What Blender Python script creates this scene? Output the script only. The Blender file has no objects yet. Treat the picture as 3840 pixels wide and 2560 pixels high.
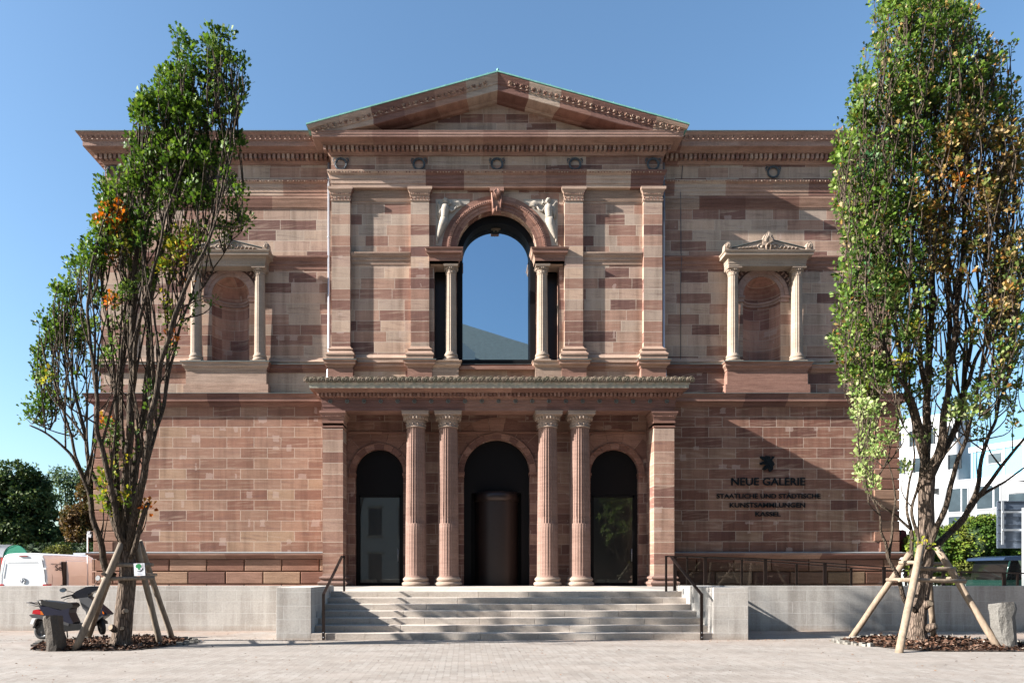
import bpy, bmesh, math, random
import numpy as np
from mathutils import Vector, Matrix, noise

random.seed(7)
rng = np.random.default_rng(11)
R = math.radians
sc = bpy.context.scene
COL = sc.collection

# ------------------------------------------------------------------ camera
F, VX, VY, CH = 2560.0, 1743.0, 2148.0, 1.535      # focal length in photo pixels, vanishing point, eye height
cam_d = bpy.data.cameras.new("camera")
cam = bpy.data.objects.new("camera", cam_d)
COL.objects.link(cam)
cam.location = (0, 0, CH)
cam.rotation_euler = (R(90), 0, 0)
cam_d.sensor_width = 36.0
cam_d.lens = 24.0
cam_d.shift_x = (1920 - VX) / 3840
cam_d.shift_y = (VY - 1280) / 3840
cam_d.clip_start = 0.1
cam_d.clip_end = 4000
sc.camera = cam

# ------------------------------------------------------------------ sky and sun
SUN = Vector((-5.0, -1.0, 2.60)).normalized()       # towards the sun
EL = math.asin(SUN.z)
AZ = math.atan2(SUN.x, SUN.y)                        # clockwise from +Y
w = bpy.data.worlds.new("World")
sc.world = w
w.use_nodes = True
wn = w.node_tree
bg = wn.nodes["Background"]
sky = wn.nodes.new("ShaderNodeTexSky")
sky.sky_type = 'NISHITA'
sky.sun_disc = False
sky.sun_elevation = EL
sky.sun_rotation = AZ
sky.altitude = 200
sky.air_density = 1.2
sky.dust_density = 1.5
sky.ozone_density = 4.0
wb = wn.nodes.new("ShaderNodeMix"); wb.data_type = 'RGBA'; wb.blend_type = 'MULTIPLY'; wb.inputs[0].default_value = 1.0
wb.inputs[7].default_value = (0.92, 1.0, 0.985, 1)          # white balance of the photograph
wn.links.new(sky.outputs[0], wb.inputs[6]); wn.links.new(wb.outputs[2], bg.inputs[0])
bg.inputs[1].default_value = 0.064
sl = bpy.data.lights.new("sun", 'SUN')
sl.energy = 5.0
sl.angle = R(0.55)
sl.color = (1.0, 0.955, 0.895)
so = bpy.data.objects.new("sun", sl)
COL.objects.link(so)
so.rotation_euler = (-SUN).to_track_quat('-Z', 'Y').to_euler()
so.location = (-40, -10, 40)
sc.view_settings.view_transform = 'Standard'
sc.view_settings.look = 'None'
sc.view_settings.gamma = 1
sc.view_settings.exposure = 1.95
sc.cycles.max_bounces = 8
sc.cycles.transparent_max_bounces = 12

# ------------------------------------------------------------------ helpers
def PX(x, Y):
    return (x - VX) * Y / F
def PZ(y, Y):
    return CH + (VY - y) * Y / F
def P(x, y, Y):
    return Vector((PX(x, Y), Y, PZ(y, Y)))
def gy(y):
    return CH * F / (y - VY)

ORG = {}
def thing(name, label, cat, loc=(0, 0, 0), group=None, kind=None):
    o = bpy.data.objects.new(name, None)
    COL.objects.link(o)
    o.location = loc
    o.empty_display_size = 0.2
    ORG[o.name] = Vector(loc)
    tag(o, label, cat, group, kind)
    return o
def tag(o, label=None, cat=None, group=None, kind=None):
    if label: o["label"] = label
    if cat: o["category"] = cat
    if group: o["group"] = group
    if kind: o["kind"] = kind
    return o
def link_mesh(name, me, m, parent):
    o = bpy.data.objects.new(name, me)
    COL.objects.link(o)
    if m: me.materials.append(m)
    if parent is not None:
        o.parent = parent
        ORG[o.name] = ORG[parent.name]
    else:
        ORG[o.name] = Vector((0, 0, 0))
    return o
def copy_tree(o, parent=None):
    c = o.copy()
    COL.objects.link(c)
    if parent is not None: c.parent = parent
    ORG[c.name] = ORG[o.name]
    for ch in list(o.children):
        copy_tree(ch, c)
    return c

class MB:
    def __init__(s):
        s.v, s.f, s.sm = [], [], []
    def add(s, vs, fs, smooth=False):
        n = len(s.v)
        s.v += [tuple(p) for p in vs]
        s.f += [[i + n for i in f] for f in fs]
        s.sm += [smooth] * len(fs)
        return s
    def box(s, x0, x1, y0, y1, z0, z1):
        vs = [(x0,y0,z0),(x1,y0,z0),(x1,y1,z0),(x0,y1,z0),(x0,y0,z1),(x1,y0,z1),(x1,y1,z1),(x0,y1,z1)]
        return s.add(vs, [(3,2,1,0),(4,5,6,7),(0,1,5,4),(1,2,6,5),(2,3,7,6),(3,0,4,7)])
    def bbox(s, x0, x1, y0, y1, z0, z1, b=0.015):
        # box whose front (-Y) face is chamfered
        vs = [(x0,y1,z0),(x1,y1,z0),(x1,y1,z1),(x0,y1,z1),
              (x0,y0+b,z0),(x1,y0+b,z0),(x1,y0+b,z1),(x0,y0+b,z1),
              (x0+b,y0,z0+b),(x1-b,y0,z0+b),(x1-b,y0,z1-b),(x0+b,y0,z1-b)]
        fs = [(0,1,2,3),(8,9,10,11)]
        for a in range(4):
            b2 = (a+1) % 4
            fs += [(4+a,4+b2,8+b2,8+a), (a,b2,4+b2,4+a)]
        return s.add(vs, fs)
    def obox(s, c, ax, ay, az):
        # oriented box: centre and three half-axis vectors
        c, ax, ay, az = map(Vector, (c, ax, ay, az))
        vs = [c + i*ax + j*ay + k*az for k in (-1,1) for (i,j) in ((-1,-1),(1,-1),(1,1),(-1,1))]
        return s.add(vs, [(3,2,1,0),(4,5,6,7),(0,1,5,4),(1,2,6,5),(2,3,7,6),(3,0,4,7)])
    def prism(s, pts, y0, y1, smooth=False):
        n = len(pts)
        vs = [(x, y0, z) for x, z in pts] + [(x, y1, z) for x, z in pts]
        s.add(vs, [list(range(n))[::-1], list(range(n, 2*n))] )
        return s.add(vs, [(i, (i+1) % n, n+(i+1) % n, n+i) for i in range(n)], smooth)
    def prismx(s, pts, x0, x1):
        n = len(pts)
        vs = [(x0, y, z) for y, z in pts] + [(x1, y, z) for y, z in pts]
        return s.add(vs, [list(range(n)), list(range(n, 2*n))[::-1]] + [(i, (i+1) % n, n+(i+1) % n, n+i) for i in range(n)])
    def prismz(s, pts, z0, z1):
        n = len(pts)
        vs = [(x, y, z0) for x, y in pts] + [(x, y, z1) for x, y in pts]
        return s.add(vs, [list(range(n)), list(range(n, 2*n))[::-1]] + [(i, (i+1) % n, n+(i+1) % n, n+i) for i in range(n)])
    def lathe(s, prof, c, n=24, smooth=True, mod=None, a0=0, a1=2*math.pi, sq=None):
        full = abs(a1 - a0 - 2*math.pi) < 1e-6
        m = n if full else n + 1
        vs = []
        for (r, z) in prof:
            for i in range(m):
                a = a0 + (a1 - a0) * i / n
                rr = r * (mod(a, z) if mod else 1)
                vs.append((c[0] + rr*math.cos(a), c[1] + rr*math.sin(a), c[2] + z))
        fs = []
        for j in range(len(prof) - 1):
            for i in range(n):
                i2 = (i + 1) % m
                fs.append((j*m+i, j*m+i2, (j+1)*m+i2, (j+1)*m+i))
        return s.add(vs, fs, smooth)
    def tube(s, pts, rad, n=8, smooth=True, cap=True):
        pts = [Vector(p) for p in pts]
        if not hasattr(rad, '__len__'): rad = [rad] * len(pts)
        vs, up = [], None
        for i, p in enumerate(pts):
            d = (pts[min(i+1, len(pts)-1)] - pts[max(i-1, 0)])
            d = d.normalized() if d.length > 1e-9 else Vector((0,0,1))
            if up is None:
                up = Vector((0,0,1)) if abs(d.z) < 0.9 else Vector((1,0,0))
            a = d.cross(up).normalized()
            b = a.cross(d).normalized()
            up = b
            for k in range(n):
                t = 2*math.pi*k/n
                vs.append(p + (a*math.cos(t) + b*math.sin(t)) * rad[i])
        fs = [(i*n+k, i*n+(k+1) % n, (i+1)*n+(k+1) % n, (i+1)*n+k) for i in range(len(pts)-1) for k in range(n)]
        s.add(vs, fs, smooth)
        if cap:
            k0 = len(s.v) - len(vs)
            s.f += [[k0+i for i in range(n)][::-1], [k0+len(vs)-n+i for i in range(n)]]
            s.sm += [False, False]
        return s
    def ball(s, c, rx, ry, rz, n=10, m=7, jit=0):
        vs, c = [], Vector(c)
        for j in range(m + 1):
            t = math.pi * j / m
            for i in range(n):
                a = 2*math.pi*i/n
                q = Vector((math.sin(t)*math.cos(a), math.sin(t)*math.sin(a), math.cos(t)))
                k = 1 + (jit * noise.noise(q*2.3 + c*3.1) if jit else 0)
                vs.append(c + Vector((q.x*rx, q.y*ry, q.z*rz)) * k)
        fs = [(j*n+i, (j+1)*n+i, (j+1)*n+(i+1) % n, j*n+(i+1) % n) for j in range(m) for i in range(n)]
        return s.add(vs, fs, True)
    def molding(s, path, prof, seg=1.7, close=True):
        # profile (outward offset, z) swept along a plan path with mitred corners; outward is to the right of travel
        n = len(path)
        ds = []
        for i in range(n-1):
            d = Vector((path[i+1][0]-path[i][0], path[i+1][1]-path[i][1]))
            ds.append(d.normalized())
        nor = [Vector((d.y, -d.x)) for d in ds]
        def mitre(i):
            if i == 0: return nor[0]
            if i == n-1: return nor[-1]
            a = nor[i-1] + nor[i]
            return a / max(0.2, a.dot(nor[i]))
        rs = random.Random(int(1000*abs(prof[0][1])) + n)
        for i in range(n-1):
            A, B = Vector(path[i]), Vector(path[i+1])
            L = (B-A).length
            ts = [0.0]
            if seg:
                t = rs.uniform(.5, 1.0)*seg
                while t < L - .5*seg:
                    ts.append(t/L); t += seg*rs.uniform(.75, 1.25)
            ts.append(1.0)
            ma, mb = mitre(i), mitre(i+1)
            for q in range(len(ts)-1):
                vs = []
                for t in (ts[q], ts[q+1]):
                    for (o, z) in prof:
                        pa, pb = A + ma*o, B + mb*o
                        if t == 0: p = pa
                        elif t == 1: p = pb
                        else: p = A + (B-A)*t + nor[i]*o
                        vs.append((p.x, p.y, z))
                m = len(prof)
                fs = [(k, m+k, m+k+1, k+1) for k in range(m-1)]
                if close: fs += [list(range(m)), list(range(m, 2*m))[::-1]]
                s.add(vs, fs)
        return s
    def build(s, name, m, parent=None, recalc=True, bevel=0):
        me = bpy.data.meshes.new(name)
        off = ORG[parent.name] if parent is not None else Vector((0,0,0))
        vs = [(v[0]-off.x, v[1]-off.y, v[2]-off.z) for v in s.v]
        me.from_pydata(vs, [], s.f)
        me.polygons.foreach_set("use_smooth", s.sm)
        if recalc:
            b = bmesh.new(); b.from_mesh(me)
            bmesh.ops.remove_doubles(b, verts=b.verts, dist=1e-5) if recalc == 2 else None
            bmesh.ops.recalc_face_normals(b, faces=b.faces)
            b.to_mesh(me); b.free()
        me.update()
        o = link_mesh(name, me, m, parent)
        if bevel:
            md = o.modifiers.new("bevel", 'BEVEL'); md.width = bevel; md.segments = 2; md.limit_method = 'ANGLE'
        return o

def arc(cx, cz, r, a0, a1, n, b=None):
    return [(cx + r*math.cos(a0+(a1-a0)*i/n), cz + (b or r)*math.sin(a0+(a1-a0)*i/n)) for i in range(n+1)]
def ring_blocks(mb, cx, cz, r0, r1, y0, y1, n, gap=0.012, a0=0.0, a1=math.pi, sub=3):
    for i in range(n):
        p0 = a0 + (a1-a0)*i/n; p1 = a0 + (a1-a0)*(i+1)/n
        g0, g1 = gap/2/r0, gap/2/r1
        pts = arc(cx, cz, r0, p0+g0, p1-g0, sub) + arc(cx, cz, r1, p1-g1, p0+g1, sub)
        mb.prism(pts, y0, y1)

def text_mesh(txt, size, align='CENTER', depth=0.01, bold=0.0, space=1.0):
    c = bpy.data.curves.new("lettering", 'FONT')
    c.body = txt; c.size = size; c.align_x = align; c.extrude = depth; c.offset = bold
    c.space_character = space; c.resolution_u = 3
    o = bpy.data.objects.new("lettering", c)
    COL.objects.link(o)
    dg = bpy.context.evaluated_depsgraph_get()
    me = bpy.data.meshes.new_from_object(o.evaluated_get(dg))
    bpy.data.objects.remove(o)
    bpy.data.curves.remove(c)
    return me

# ------------------------------------------------------------------ materials
class NT:
    def __init__(s, name):
        s.m = bpy.data.materials.new(name); s.m.use_nodes = True
        s.t = s.m.node_tree; s.b = s.t.nodes["Principled BSDF"]; s.out = s.t.nodes["Material Output"]
    def n(s, typ, **kw):
        q = s.t.nodes.new("ShaderNode" + typ)
        for k, v in kw.items(): setattr(q, k, v)
        return q
    def l(s, a, b): s.t.links.new(a, b)
    def set(s, sock, v):
        if isinstance(v, bpy.types.NodeSocket): s.l(v, sock)
        else: sock.default_value = v
    def math(s, op, a, b=None, c=None):
        q = s.n("Math", operation=op)
        for i, v in enumerate((a, b, c)):
            if v is not None: s.set(q.inputs[i], v)
        return q.outputs[0]
    def mix(s, f, a, b, mode='MIX'):
        q = s.n("Mix", data_type='RGBA', blend_type=mode)
        s.set(q.inputs[0], f)
        for i, v in ((6, a), (7, b)):
            s.set(q.inputs[i], (*v, 1) if isinstance(v, tuple) and len(v) == 3 else v)
        return q.outputs[2]
    def ramp(s, f, stops, interp='LINEAR'):
        q = s.n("ValToRGB"); e = q.color_ramp.elements; q.color_ramp.interpolation = interp
        while len(e) < len(stops): e.new(0.5)
        for i, (p, c) in enumerate(stops):
            e[i].position = p; e[i].color = (*c, 1)
        s.set(q.inputs[0], f); return q.outputs[0]
    def noise(s, vec, scale, detail=3, rough=.55, dim='3D'):
        q = s.n("TexNoise"); q.noise_dimensions = dim
        if vec is not None: s.l(vec, q.inputs["Vector"])
        q.inputs["Scale"].default_value = scale; q.inputs["Detail"].default_value = detail; q.inputs["Roughness"].default_value = rough
        return q.outputs[0]
    def bump(s, h, strength=.3, dist=.02):
        q = s.n("Bump"); q.inputs["Strength"].default_value = strength; q.inputs["Distance"].default_value = dist
        s.l(h, q.inputs["Height"]); s.l(q.outputs[0], s.b.inputs["Normal"])
    def vec(s, x, y, z):
        q = s.n("CombineXYZ")
        for i, v in enumerate((x, y, z)): s.set(q.inputs[i], v)
        return q.outputs[0]

def plain(name, c, rough=.6, metal=0.0, var=.12, scale=9, spec=.5, bump=0):
    t = NT(name)
    g = t.n("NewGeometry")
    f = t.noise(g.outputs["Position"], scale, 4)
    col = t.mix(f, tuple(x*(1-var*1.6) for x in c), tuple(min(1, x*(1+var*1.6)) for x in c))
    t.l(col, t.b.inputs["Base Color"])
    t.b.inputs["Roughness"].default_value = rough; t.b.inputs["Metallic"].default_value = metal
    t.b.inputs["Specular IOR Level"].default_value = spec
    if bump: t.bump(t.noise(g.outputs["Position"], scale*4, 4), bump, .01)
    return t.m

MAROON, DKRED, RED, ROSE, TAN, BEIGE, GREY = (.130,.076,.069), (.172,.098,.083), (.255,.150,.116), (.31,.20,.158), (.37,.268,.196), (.425,.33,.262), (.32,.277,.24)
PAL_LOW = [(0,DKRED),(.10,(.25,.135,.105)),(.30,RED),(.5,(.31,.175,.132)),(.65,ROSE),(.84,(.36,.232,.175)),(1,TAN)]
PAL_UP = [(0,MAROON),(.16,DKRED),(.30,(.235,.145,.118)),(.42,ROSE),(.52,(.32,.23,.185)),(.66,GREY),(.84,BEIGE),(1,(.36,.275,.235))]
PAL_PORT = [(0,MAROON),(.3,DKRED),(.6,(.235,.143,.115)),(.85,(.285,.19,.152)),(1,(.31,.215,.172))]
def tint(pal, k): return [(p_, tuple(c_*q for c_, q in zip(col_, k))) for p_, col_ in pal]
PAL_LOW = tint(PAL_LOW, (.77,.695,.635)); PAL_UP = tint(PAL_UP, (.95,.855,.79)); PAL_PORT = tint(PAL_PORT, (.92,.83,.785))
MORT = (.42,.345,.28)

def stone(name, h, w, z0, pal, mortar=MORT, mw=.023, off=.5, wj=0.0, seed=0.0, patches=.035, strata=1.0, mix_mort=.62):
    t = NT(name)
    g = t.n("NewGeometry")
    sp = t.n("SeparateXYZ"); t.l(g.outputs["Position"], sp.inputs[0])
    sn = t.n("SeparateXYZ"); t.l(g.outputs["True Normal"], sn.inputs[0])
    X, Y, Z = sp.outputs
    ax = t.math('GREATER_THAN', t.math('ABSOLUTE', sn.outputs[0]), .7)
    u = t.math('ADD', t.math('MULTIPLY', X, t.math('SUBTRACT', 1.0, ax)), t.math('MULTIPLY', Y, ax))
    u = t.math('ADD', u, 100.0 + seed*.37)
    r = t.math('DIVIDE', t.math('SUBTRACT', Z, z0), h)
    row = t.math('FLOOR', r); fv = t.math('SUBTRACT', r, row)
    w1 = t.n("TexWhiteNoise", noise_dimensions='1D'); t.l(t.math('ADD', row, seed+.5), w1.inputs["W"])
    rv = w1.outputs[0]
    ww = t.math('MULTIPLY', t.math('ADD', t.math('MULTIPLY', rv, 2*wj), 1-wj), w)
    uu = t.math('ADD', t.math('DIVIDE', u, ww), t.math('MULTIPLY', row, off))
    if wj: uu = t.math('ADD', uu, t.math('MULTIPLY', rv, 7.3))
    col = t.math('FLOOR', uu); fu = t.math('SUBTRACT', uu, col)
    w3 = t.n("TexWhiteNoise", noise_dimensions='3D'); oi = t.n("ObjectInfo"); t.l(t.vec(col, row, t.math('ADD', t.math('MULTIPLY', oi.outputs['Random'], 57.0), seed)), w3.inputs["Vector"])
    base = t.ramp(w3.outputs[0], pal)
    # sedimentary streaks, different in every block
    sv = t.n("VectorMath", operation='MULTIPLY_ADD')
    t.l(w3.outputs[1], sv.inputs[0]); sv.inputs[1].default_value = (40, 40, 40); 
    tilt = t.math('MULTIPLY', t.math('SUBTRACT', w3.outputs[0], .5), .22)
    t.l(t.vec(t.math('MULTIPLY', u, .7), 0.0, t.math('MULTIPLY', t.math('ADD', Z, t.math('MULTIPLY', u, tilt)), 8.0)), sv.inputs[2])
    st = t.noise(sv.outputs[0], 1.2, 5, .62)
    base = t.mix(t.math('MULTIPLY', t.ramp(st, [(.52,(0,0,0)),(.68,(1,1,1))]), .55*strata), base, (.34,.24,.18))
    base = t.mix(t.math('MULTIPLY', t.ramp(st, [(.30,(1,1,1)),(.46,(0,0,0))]), .50*strata), base, (.13,.075,.066))
    gr = t.noise(g.outputs["Position"], 26, 5, .7)
    base = t.mix(1.0, base, t.ramp(gr, [(.3, (.86,.86,.86)), (.7, (1.12,1.12,1.12))]), 'MULTIPLY')
    # big weathering blotches
    bl = t.noise(g.outputs["Position"], .55, 4, .6)
    base = t.mix(1.0, base, t.ramp(bl, [(.3, (.86,.85,.84)), (.65, (1.07,1.07,1.07))]), 'MULTIPLY')
    rn = t.n("Mapping"); t.l(g.outputs["Position"], rn.inputs[0]); rn.inputs["Scale"].default_value = (2.6, 2.6, .22)
    base = t.mix(1.0, base, t.ramp(t.noise(rn.outputs[0], 1.0, 5, .65), [(.32, (.72,.70,.69)), (.55, (1.05,1.05,1.05))]), 'MULTIPLY')
    if patches:
        cu, cv = t.math('MULTIPLY', u, 1.9), t.math('MULTIPLY', Z, 2.7)
        pc, pr = t.math('FLOOR', cu), t.math('FLOOR', cv)
        wp = t.n("TexWhiteNoise", noise_dimensions='3D'); t.l(t.vec(pc, pr, seed+3.3), wp.inputs["Vector"])
        sc3 = t.n("SeparateColor"); t.l(wp.outputs[1], sc3.inputs[0])
        wob = t.math('MULTIPLY', t.math('SUBTRACT', t.noise(g.outputs["Position"], 9, 3), .5), .3)
        du = t.math('ABSOLUTE', t.math('SUBTRACT', t.math('FRACT', cu), .5)); dv = t.math('ABSOLUTE', t.math('SUBTRACT', t.math('FRACT', cv), .5))
        iu = t.math('LESS_THAN', t.math('ADD', du, wob), t.math('MULTIPLY', sc3.outputs[1], .34)); iv = t.math('LESS_THAN', t.math('ADD', dv, wob), t.math('ADD', .1, t.math('MULTIPLY', sc3.outputs[2], .32)))
        pm = t.math('MULTIPLY', t.math('GREATER_THAN', wp.outputs[0], 1-patches*3), t.math('MULTIPLY', iu, iv))
        base = t.mix(t.math('MULTIPLY', pm, .42), base, (.40,.30,.255))
    if name == "pale_limestone":
        gz = t.math('ADD', Z, t.math('MULTIPLY', t.math('SUBTRACT', t.noise(g.outputs["Position"], 3.5, 4, .7), .5), .35))
        base = t.mix(t.math('MULTIPLY', t.ramp(gz, [(.0,(1,1,1)),(.16,(0,0,0))]), .45), base, (.26,.20,.155))
    jn = t.math('MULTIPLY', t.math('SUBTRACT', t.noise(g.outputs["Position"], 5, 3), .5), .03)
    mh = t.math('LESS_THAN', t.math('MULTIPLY', fv, h), t.math('ADD', jn, mw))
    mv = t.math('LESS_THAN', t.math('MULTIPLY', fu, ww), t.math('ADD', jn, mw*.9))
    mm = t.math('MAXIMUM', mh, mv)
    base = t.mix(t.math('MULTIPLY', mm, mix_mort), base, mortar)
    t.l(base, t.b.inputs["Base Color"])
    t.b.inputs["Roughness"].default_value = .92; t.b.inputs["Specular IOR Level"].default_value = .2
    hgt = t.math('SUBTRACT', t.math('ADD', t.math('MULTIPLY', gr, .5), t.math('MULTIPLY', st, .5)), t.math('MULTIPLY', mm, .5))
    t.bump(hgt, .55, .012)
    return t.m

def island(name, pal, strata=1.0, scale=1.0, dirt=None):
    # stone coloured block by block: one tone for every loose piece of the mesh
    t = NT(name)
    g = t.n("NewGeometry")
    base = t.ramp(g.outputs["Random Per Island"], pal)
    mp = t.n("Mapping"); t.l(g.outputs["Position"], mp.inputs[0]); mp.inputs["Scale"].default_value = (.9, .9, 11)
    st = t.noise(mp.outputs[0], 1.4*scale, 4, .6)
    base = t.mix(.8*strata, base, t.mix(1.0, base, t.ramp(st, [(.28, (.68,.65,.64)), (.5, (1,1,1)), (.72, (1.2,1.22,1.22))]), 'MULTIPLY'))
    gr = t.noise(g.outputs["Position"], 24, 5, .7)
    base = t.mix(1.0, base, t.ramp(gr, [(.3, (.84,.84,.84)), (.7, (1.12,1.12,1.12))]), 'MULTIPLY')
    bl = t.noise(g.outputs["Position"], .9, 4, .6)
    base = t.mix(1.0, base, t.ramp(bl, [(.3, (.84,.83,.82)), (.65, (1.06,1.06,1.06))]), 'MULTIPLY')
    if dirt:
        base = t.mix(t.ramp(t.noise(g.outputs["Position"], 5, 4, .7), [(.4,(0,0,0)),(.65,(1,1,1))]), base, dirt)
    t.l(base, t.b.inputs["Base Color"])
    t.b.inputs["Roughness"].default_value = .92; t.b.inputs["Specular IOR Level"].default_value = .2
    t.bump(t.math('ADD', gr, st), .5, .012)
    return t.m

M = {}
M['low'] = stone("lower_sandstone", .4114, 1.07, 2.36, PAL_LOW, seed=1, patches=.05)
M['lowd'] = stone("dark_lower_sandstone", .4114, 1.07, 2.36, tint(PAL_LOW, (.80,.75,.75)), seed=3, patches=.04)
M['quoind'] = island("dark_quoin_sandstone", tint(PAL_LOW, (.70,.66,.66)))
M['up'] = stone("upper_sandstone", .4187, 1.25, 9.78, PAL_UP, wj=.16, seed=5, patches=.02)
M['bay'] = stone("bay_sandstone", .4187, 1.12, 9.78, PAL_UP, wj=.2, seed=9, patches=.02)
M['pil'] = stone("pilaster_sandstone", .4187, 60.0, 9.70, PAL_UP, seed=21, off=0.0, patches=.02)
M['podium'] = stone("podium_sandstone", .52, 1.7, 8.50, PAL_UP, seed=31, wj=.2)
M['frieze'] = stone("frieze_sandstone", .34, 1.9, 17.16, PAL_UP, seed=41, wj=.2, patches=.02)
M['port'] = stone("portico_sandstone", .40, 1.05, 1.05, PAL_PORT, seed=51, wj=.12, patches=.04, mortar=(.36,.28,.23))
M['anta'] = stone("anta_sandstone", .42, 60.0, 1.42, tint([(0,DKRED),(.3,RED),(.6,ROSE),(.85,(.36,.26,.21)),(1,GREY)], (.87,.79,.74)), seed=61, off=0.0, patches=.03)
M['niche'] = stone("niche_sandstone", .4187, 1.5, 9.78, tint(PAL_PORT, (1.45,1.36,1.34)), seed=71, wj=.1, mix_mort=.45, mw=.02)
M['mold'] = island("moulding_sandstone", PAL_UP)
M['moldr'] = island("red_moulding_sandstone", PAL_PORT)
M['corn'] = island("cornice_sandstone", tint([(0,DKRED),(.35,(.25,.16,.13)),(.7,(.29,.20,.165)),(1,(.34,.25,.20))], (1.05,.97,.93)))
M['arch'] = island("pale_arch_sandstone", [(0,(.27,.175,.145)),(1,(.31,.205,.17))], strata=.5)
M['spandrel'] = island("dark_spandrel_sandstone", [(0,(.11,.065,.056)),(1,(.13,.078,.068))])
M['quoin'] = island("quoin_sandstone", PAL_LOW)
M['vous'] = island("voussoir_sandstone", tint([(0,DKRED),(.5,RED),(1,(.33,.21,.17))], (.86,.77,.73)))
M['cream'] = island("cream_sandstone", [(0,(.255,.192,.15)),(.5,(.29,.228,.18)),(1,(.265,.21,.17))], strata=.4)
M['colm'] = island("column_sandstone", [(0,(.188,.114,.090)),(.5,(.205,.129,.104)),(1,(.186,.12,.098))], strata=.7)
M['colcap'] = island("capital_sandstone", [(0,(.27,.20,.16)),(1,(.29,.225,.18))], strata=.6)
M['mossy'] = island("weathered_crest_stone", [(0,(.17,.128,.098)),(1,(.21,.16,.122))], dirt=(.11,.10,.07))
M['marble'] = island("relief_limestone", [(0,(.30,.265,.225)),(1,(.32,.28,.24))], strata=.2)
M['bronze'] = plain("dark_bronze", (.055,.065,.075), .5, .35, .3, 30)
M['letter'] = plain("letter_metal", (.007,.010,.012), .75, 0, .2, 30, .12)
M['copper'] = plain("green_copper", (.14,.33,.28), .6, .0, .3, 6)
M['lead'] = plain("lead_flashing", (.30,.32,.33), .45, .5, .15)
M['black'] = plain("black_metal", (.006,.0055,.006), .6, .0, .1, 9, .12)
M['ledge'] = plain("dark_copper_flashing", (.085,.11,.105), .5, .2, .3, 6)
M['brown'] = plain("dark_brown_metal", (.022,.014,.012), .38, .6, .15)
M['drum'] = plain("bronze_drum", (.022,.014,.0125), .45, .3, .1)
M['pipe'] = plain("zinc_pipe", (.42,.43,.47), .35, .7, .12)
M['white_stone'] = stone("pale_limestone", .31, .76, .155, [(0,(.405,.38,.35)),(.5,(.42,.395,.365)),(1,(.435,.41,.38))], mortar=(.50,.48,.455), mw=.012, seed=81, patches=0, strata=.18, mix_mort=.6)
M['step'] = island("step_limestone", [(0,(.395,.342,.295)),(1,(.44,.39,.342))], strata=.35)

def glass_dark(name, tint, refl, rough=.01):
    t = NT(name)
    t.b.inputs["Base Color"].default_value = (.004,.004,.005,1)
    t.b.inputs["Roughness"].default_value = .3
    gl = t.n("BsdfGlossy"); gl.inputs["Color"].default_value = (*tint, 1); gl.inputs["Roughness"].default_value = rough
    g = t.n("NewGeometry")
    mp = t.n("Mapping"); t.l(g.outputs["Position"], mp.inputs[0]); mp.inputs["Scale"].default_value = (1, 1, .5)
    bp = t.n("Bump"); bp.inputs["Strength"].default_value = .02; bp.inputs["Distance"].default_value = .02
    t.l(t.noise(mp.outputs[0], .9, 1), bp.inputs["Height"]); t.l(bp.outputs[0], gl.inputs["Normal"])
    fr = t.n("Fresnel"); fr.inputs[0].default_value = 1.5
    mx = t.n("MixShader")
    t.l(t.math('MINIMUM', 1.0, t.math('ADD', fr.outputs[0], refl)), mx.inputs[0]); t.l(t.b.outputs[0], mx.inputs[1]); t.l(gl.outputs[0], mx.inputs[2])
    t.l(mx.outputs[0], t.out.inputs[0])
    return t.m
M['skyglass'] = glass_dark("coated_window_glass", (.72,.86,1.0), .55)
M['doorglass'] = glass_dark("dark_door_glass", (.9,1,.97), .045)
def clear_glass(name, col, refl):
    t = NT(name)
    tr = t.n("BsdfTransparent"); tr.inputs[0].default_value = (*col, 1)
    gl = t.n("BsdfGlossy"); gl.inputs["Roughness"].default_value = .02
    mx = t.n("MixShader"); mx.inputs[0].default_value = refl
    t.l(tr.outputs[0], mx.inputs[1]); t.l(gl.outputs[0], mx.inputs[2]); t.l(mx.outputs[0], t.out.inputs[0])
    return t.m
M['railglass'] = clear_glass("railing_glass", (.86,.9,.88), .05)
# ------------------------------------------------------------------ the gallery
XC = 1.254
YLOW, YUP, YPOD, YBAY, YPIL, YPOR, YDOOR = 27.0, 27.3, 27.1, 26.88, 26.7, 25.4, 26.7
BACK = 37.0
HL, HU, HP, HR, HPO = 15.87, 15.65, 15.72, 6.49, 6.55
bld = thing("gallery_building", "red and beige sandstone gallery with pediment, columned porch and tall arched window", "gallery", (XC, YLOW, 0))
def U(half, front, back):                # plan path round the front
    return [(XC-half, back), (XC-half, front), (XC+half, front), (XC+half, back)]
def wings(mb, half, front, prof, seg):
    mb.molding([(XC-half, BACK), (XC-half, front), (XC-HPO+.03, front)], prof, seg)
def wing_parts(half, front, prof, seg, nm, m, flash, fm):
    for s in (-1, 1):
        pth = [(XC-half, BACK), (XC-half, front), (XC-6.42, front)] if s < 0 else [(XC+6.42, front), (XC+half, front), (XC+half, BACK)]
        mb = MB(); mb.molding(pth, prof, seg); o = mb.build(nm, m, bld)
        mb = MB(); mb.molding(pth, flash, 0); mb.build("flashing", fm, o)
def notch_wall(x0, x1, z0, z1, holes):
    # outline with arched openings rising from the bottom edge: (cx, half, spring)
    pts = [(x0, z1), (x0, z0)]
    for cx, hw, sp in holes:
        pts += [(cx-hw, z0)] + arc(cx, sp, hw, math.pi, 0, 28) + [(cx+hw, z0)]
    return pts + [(x1, z0), (x1, z1)]

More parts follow.
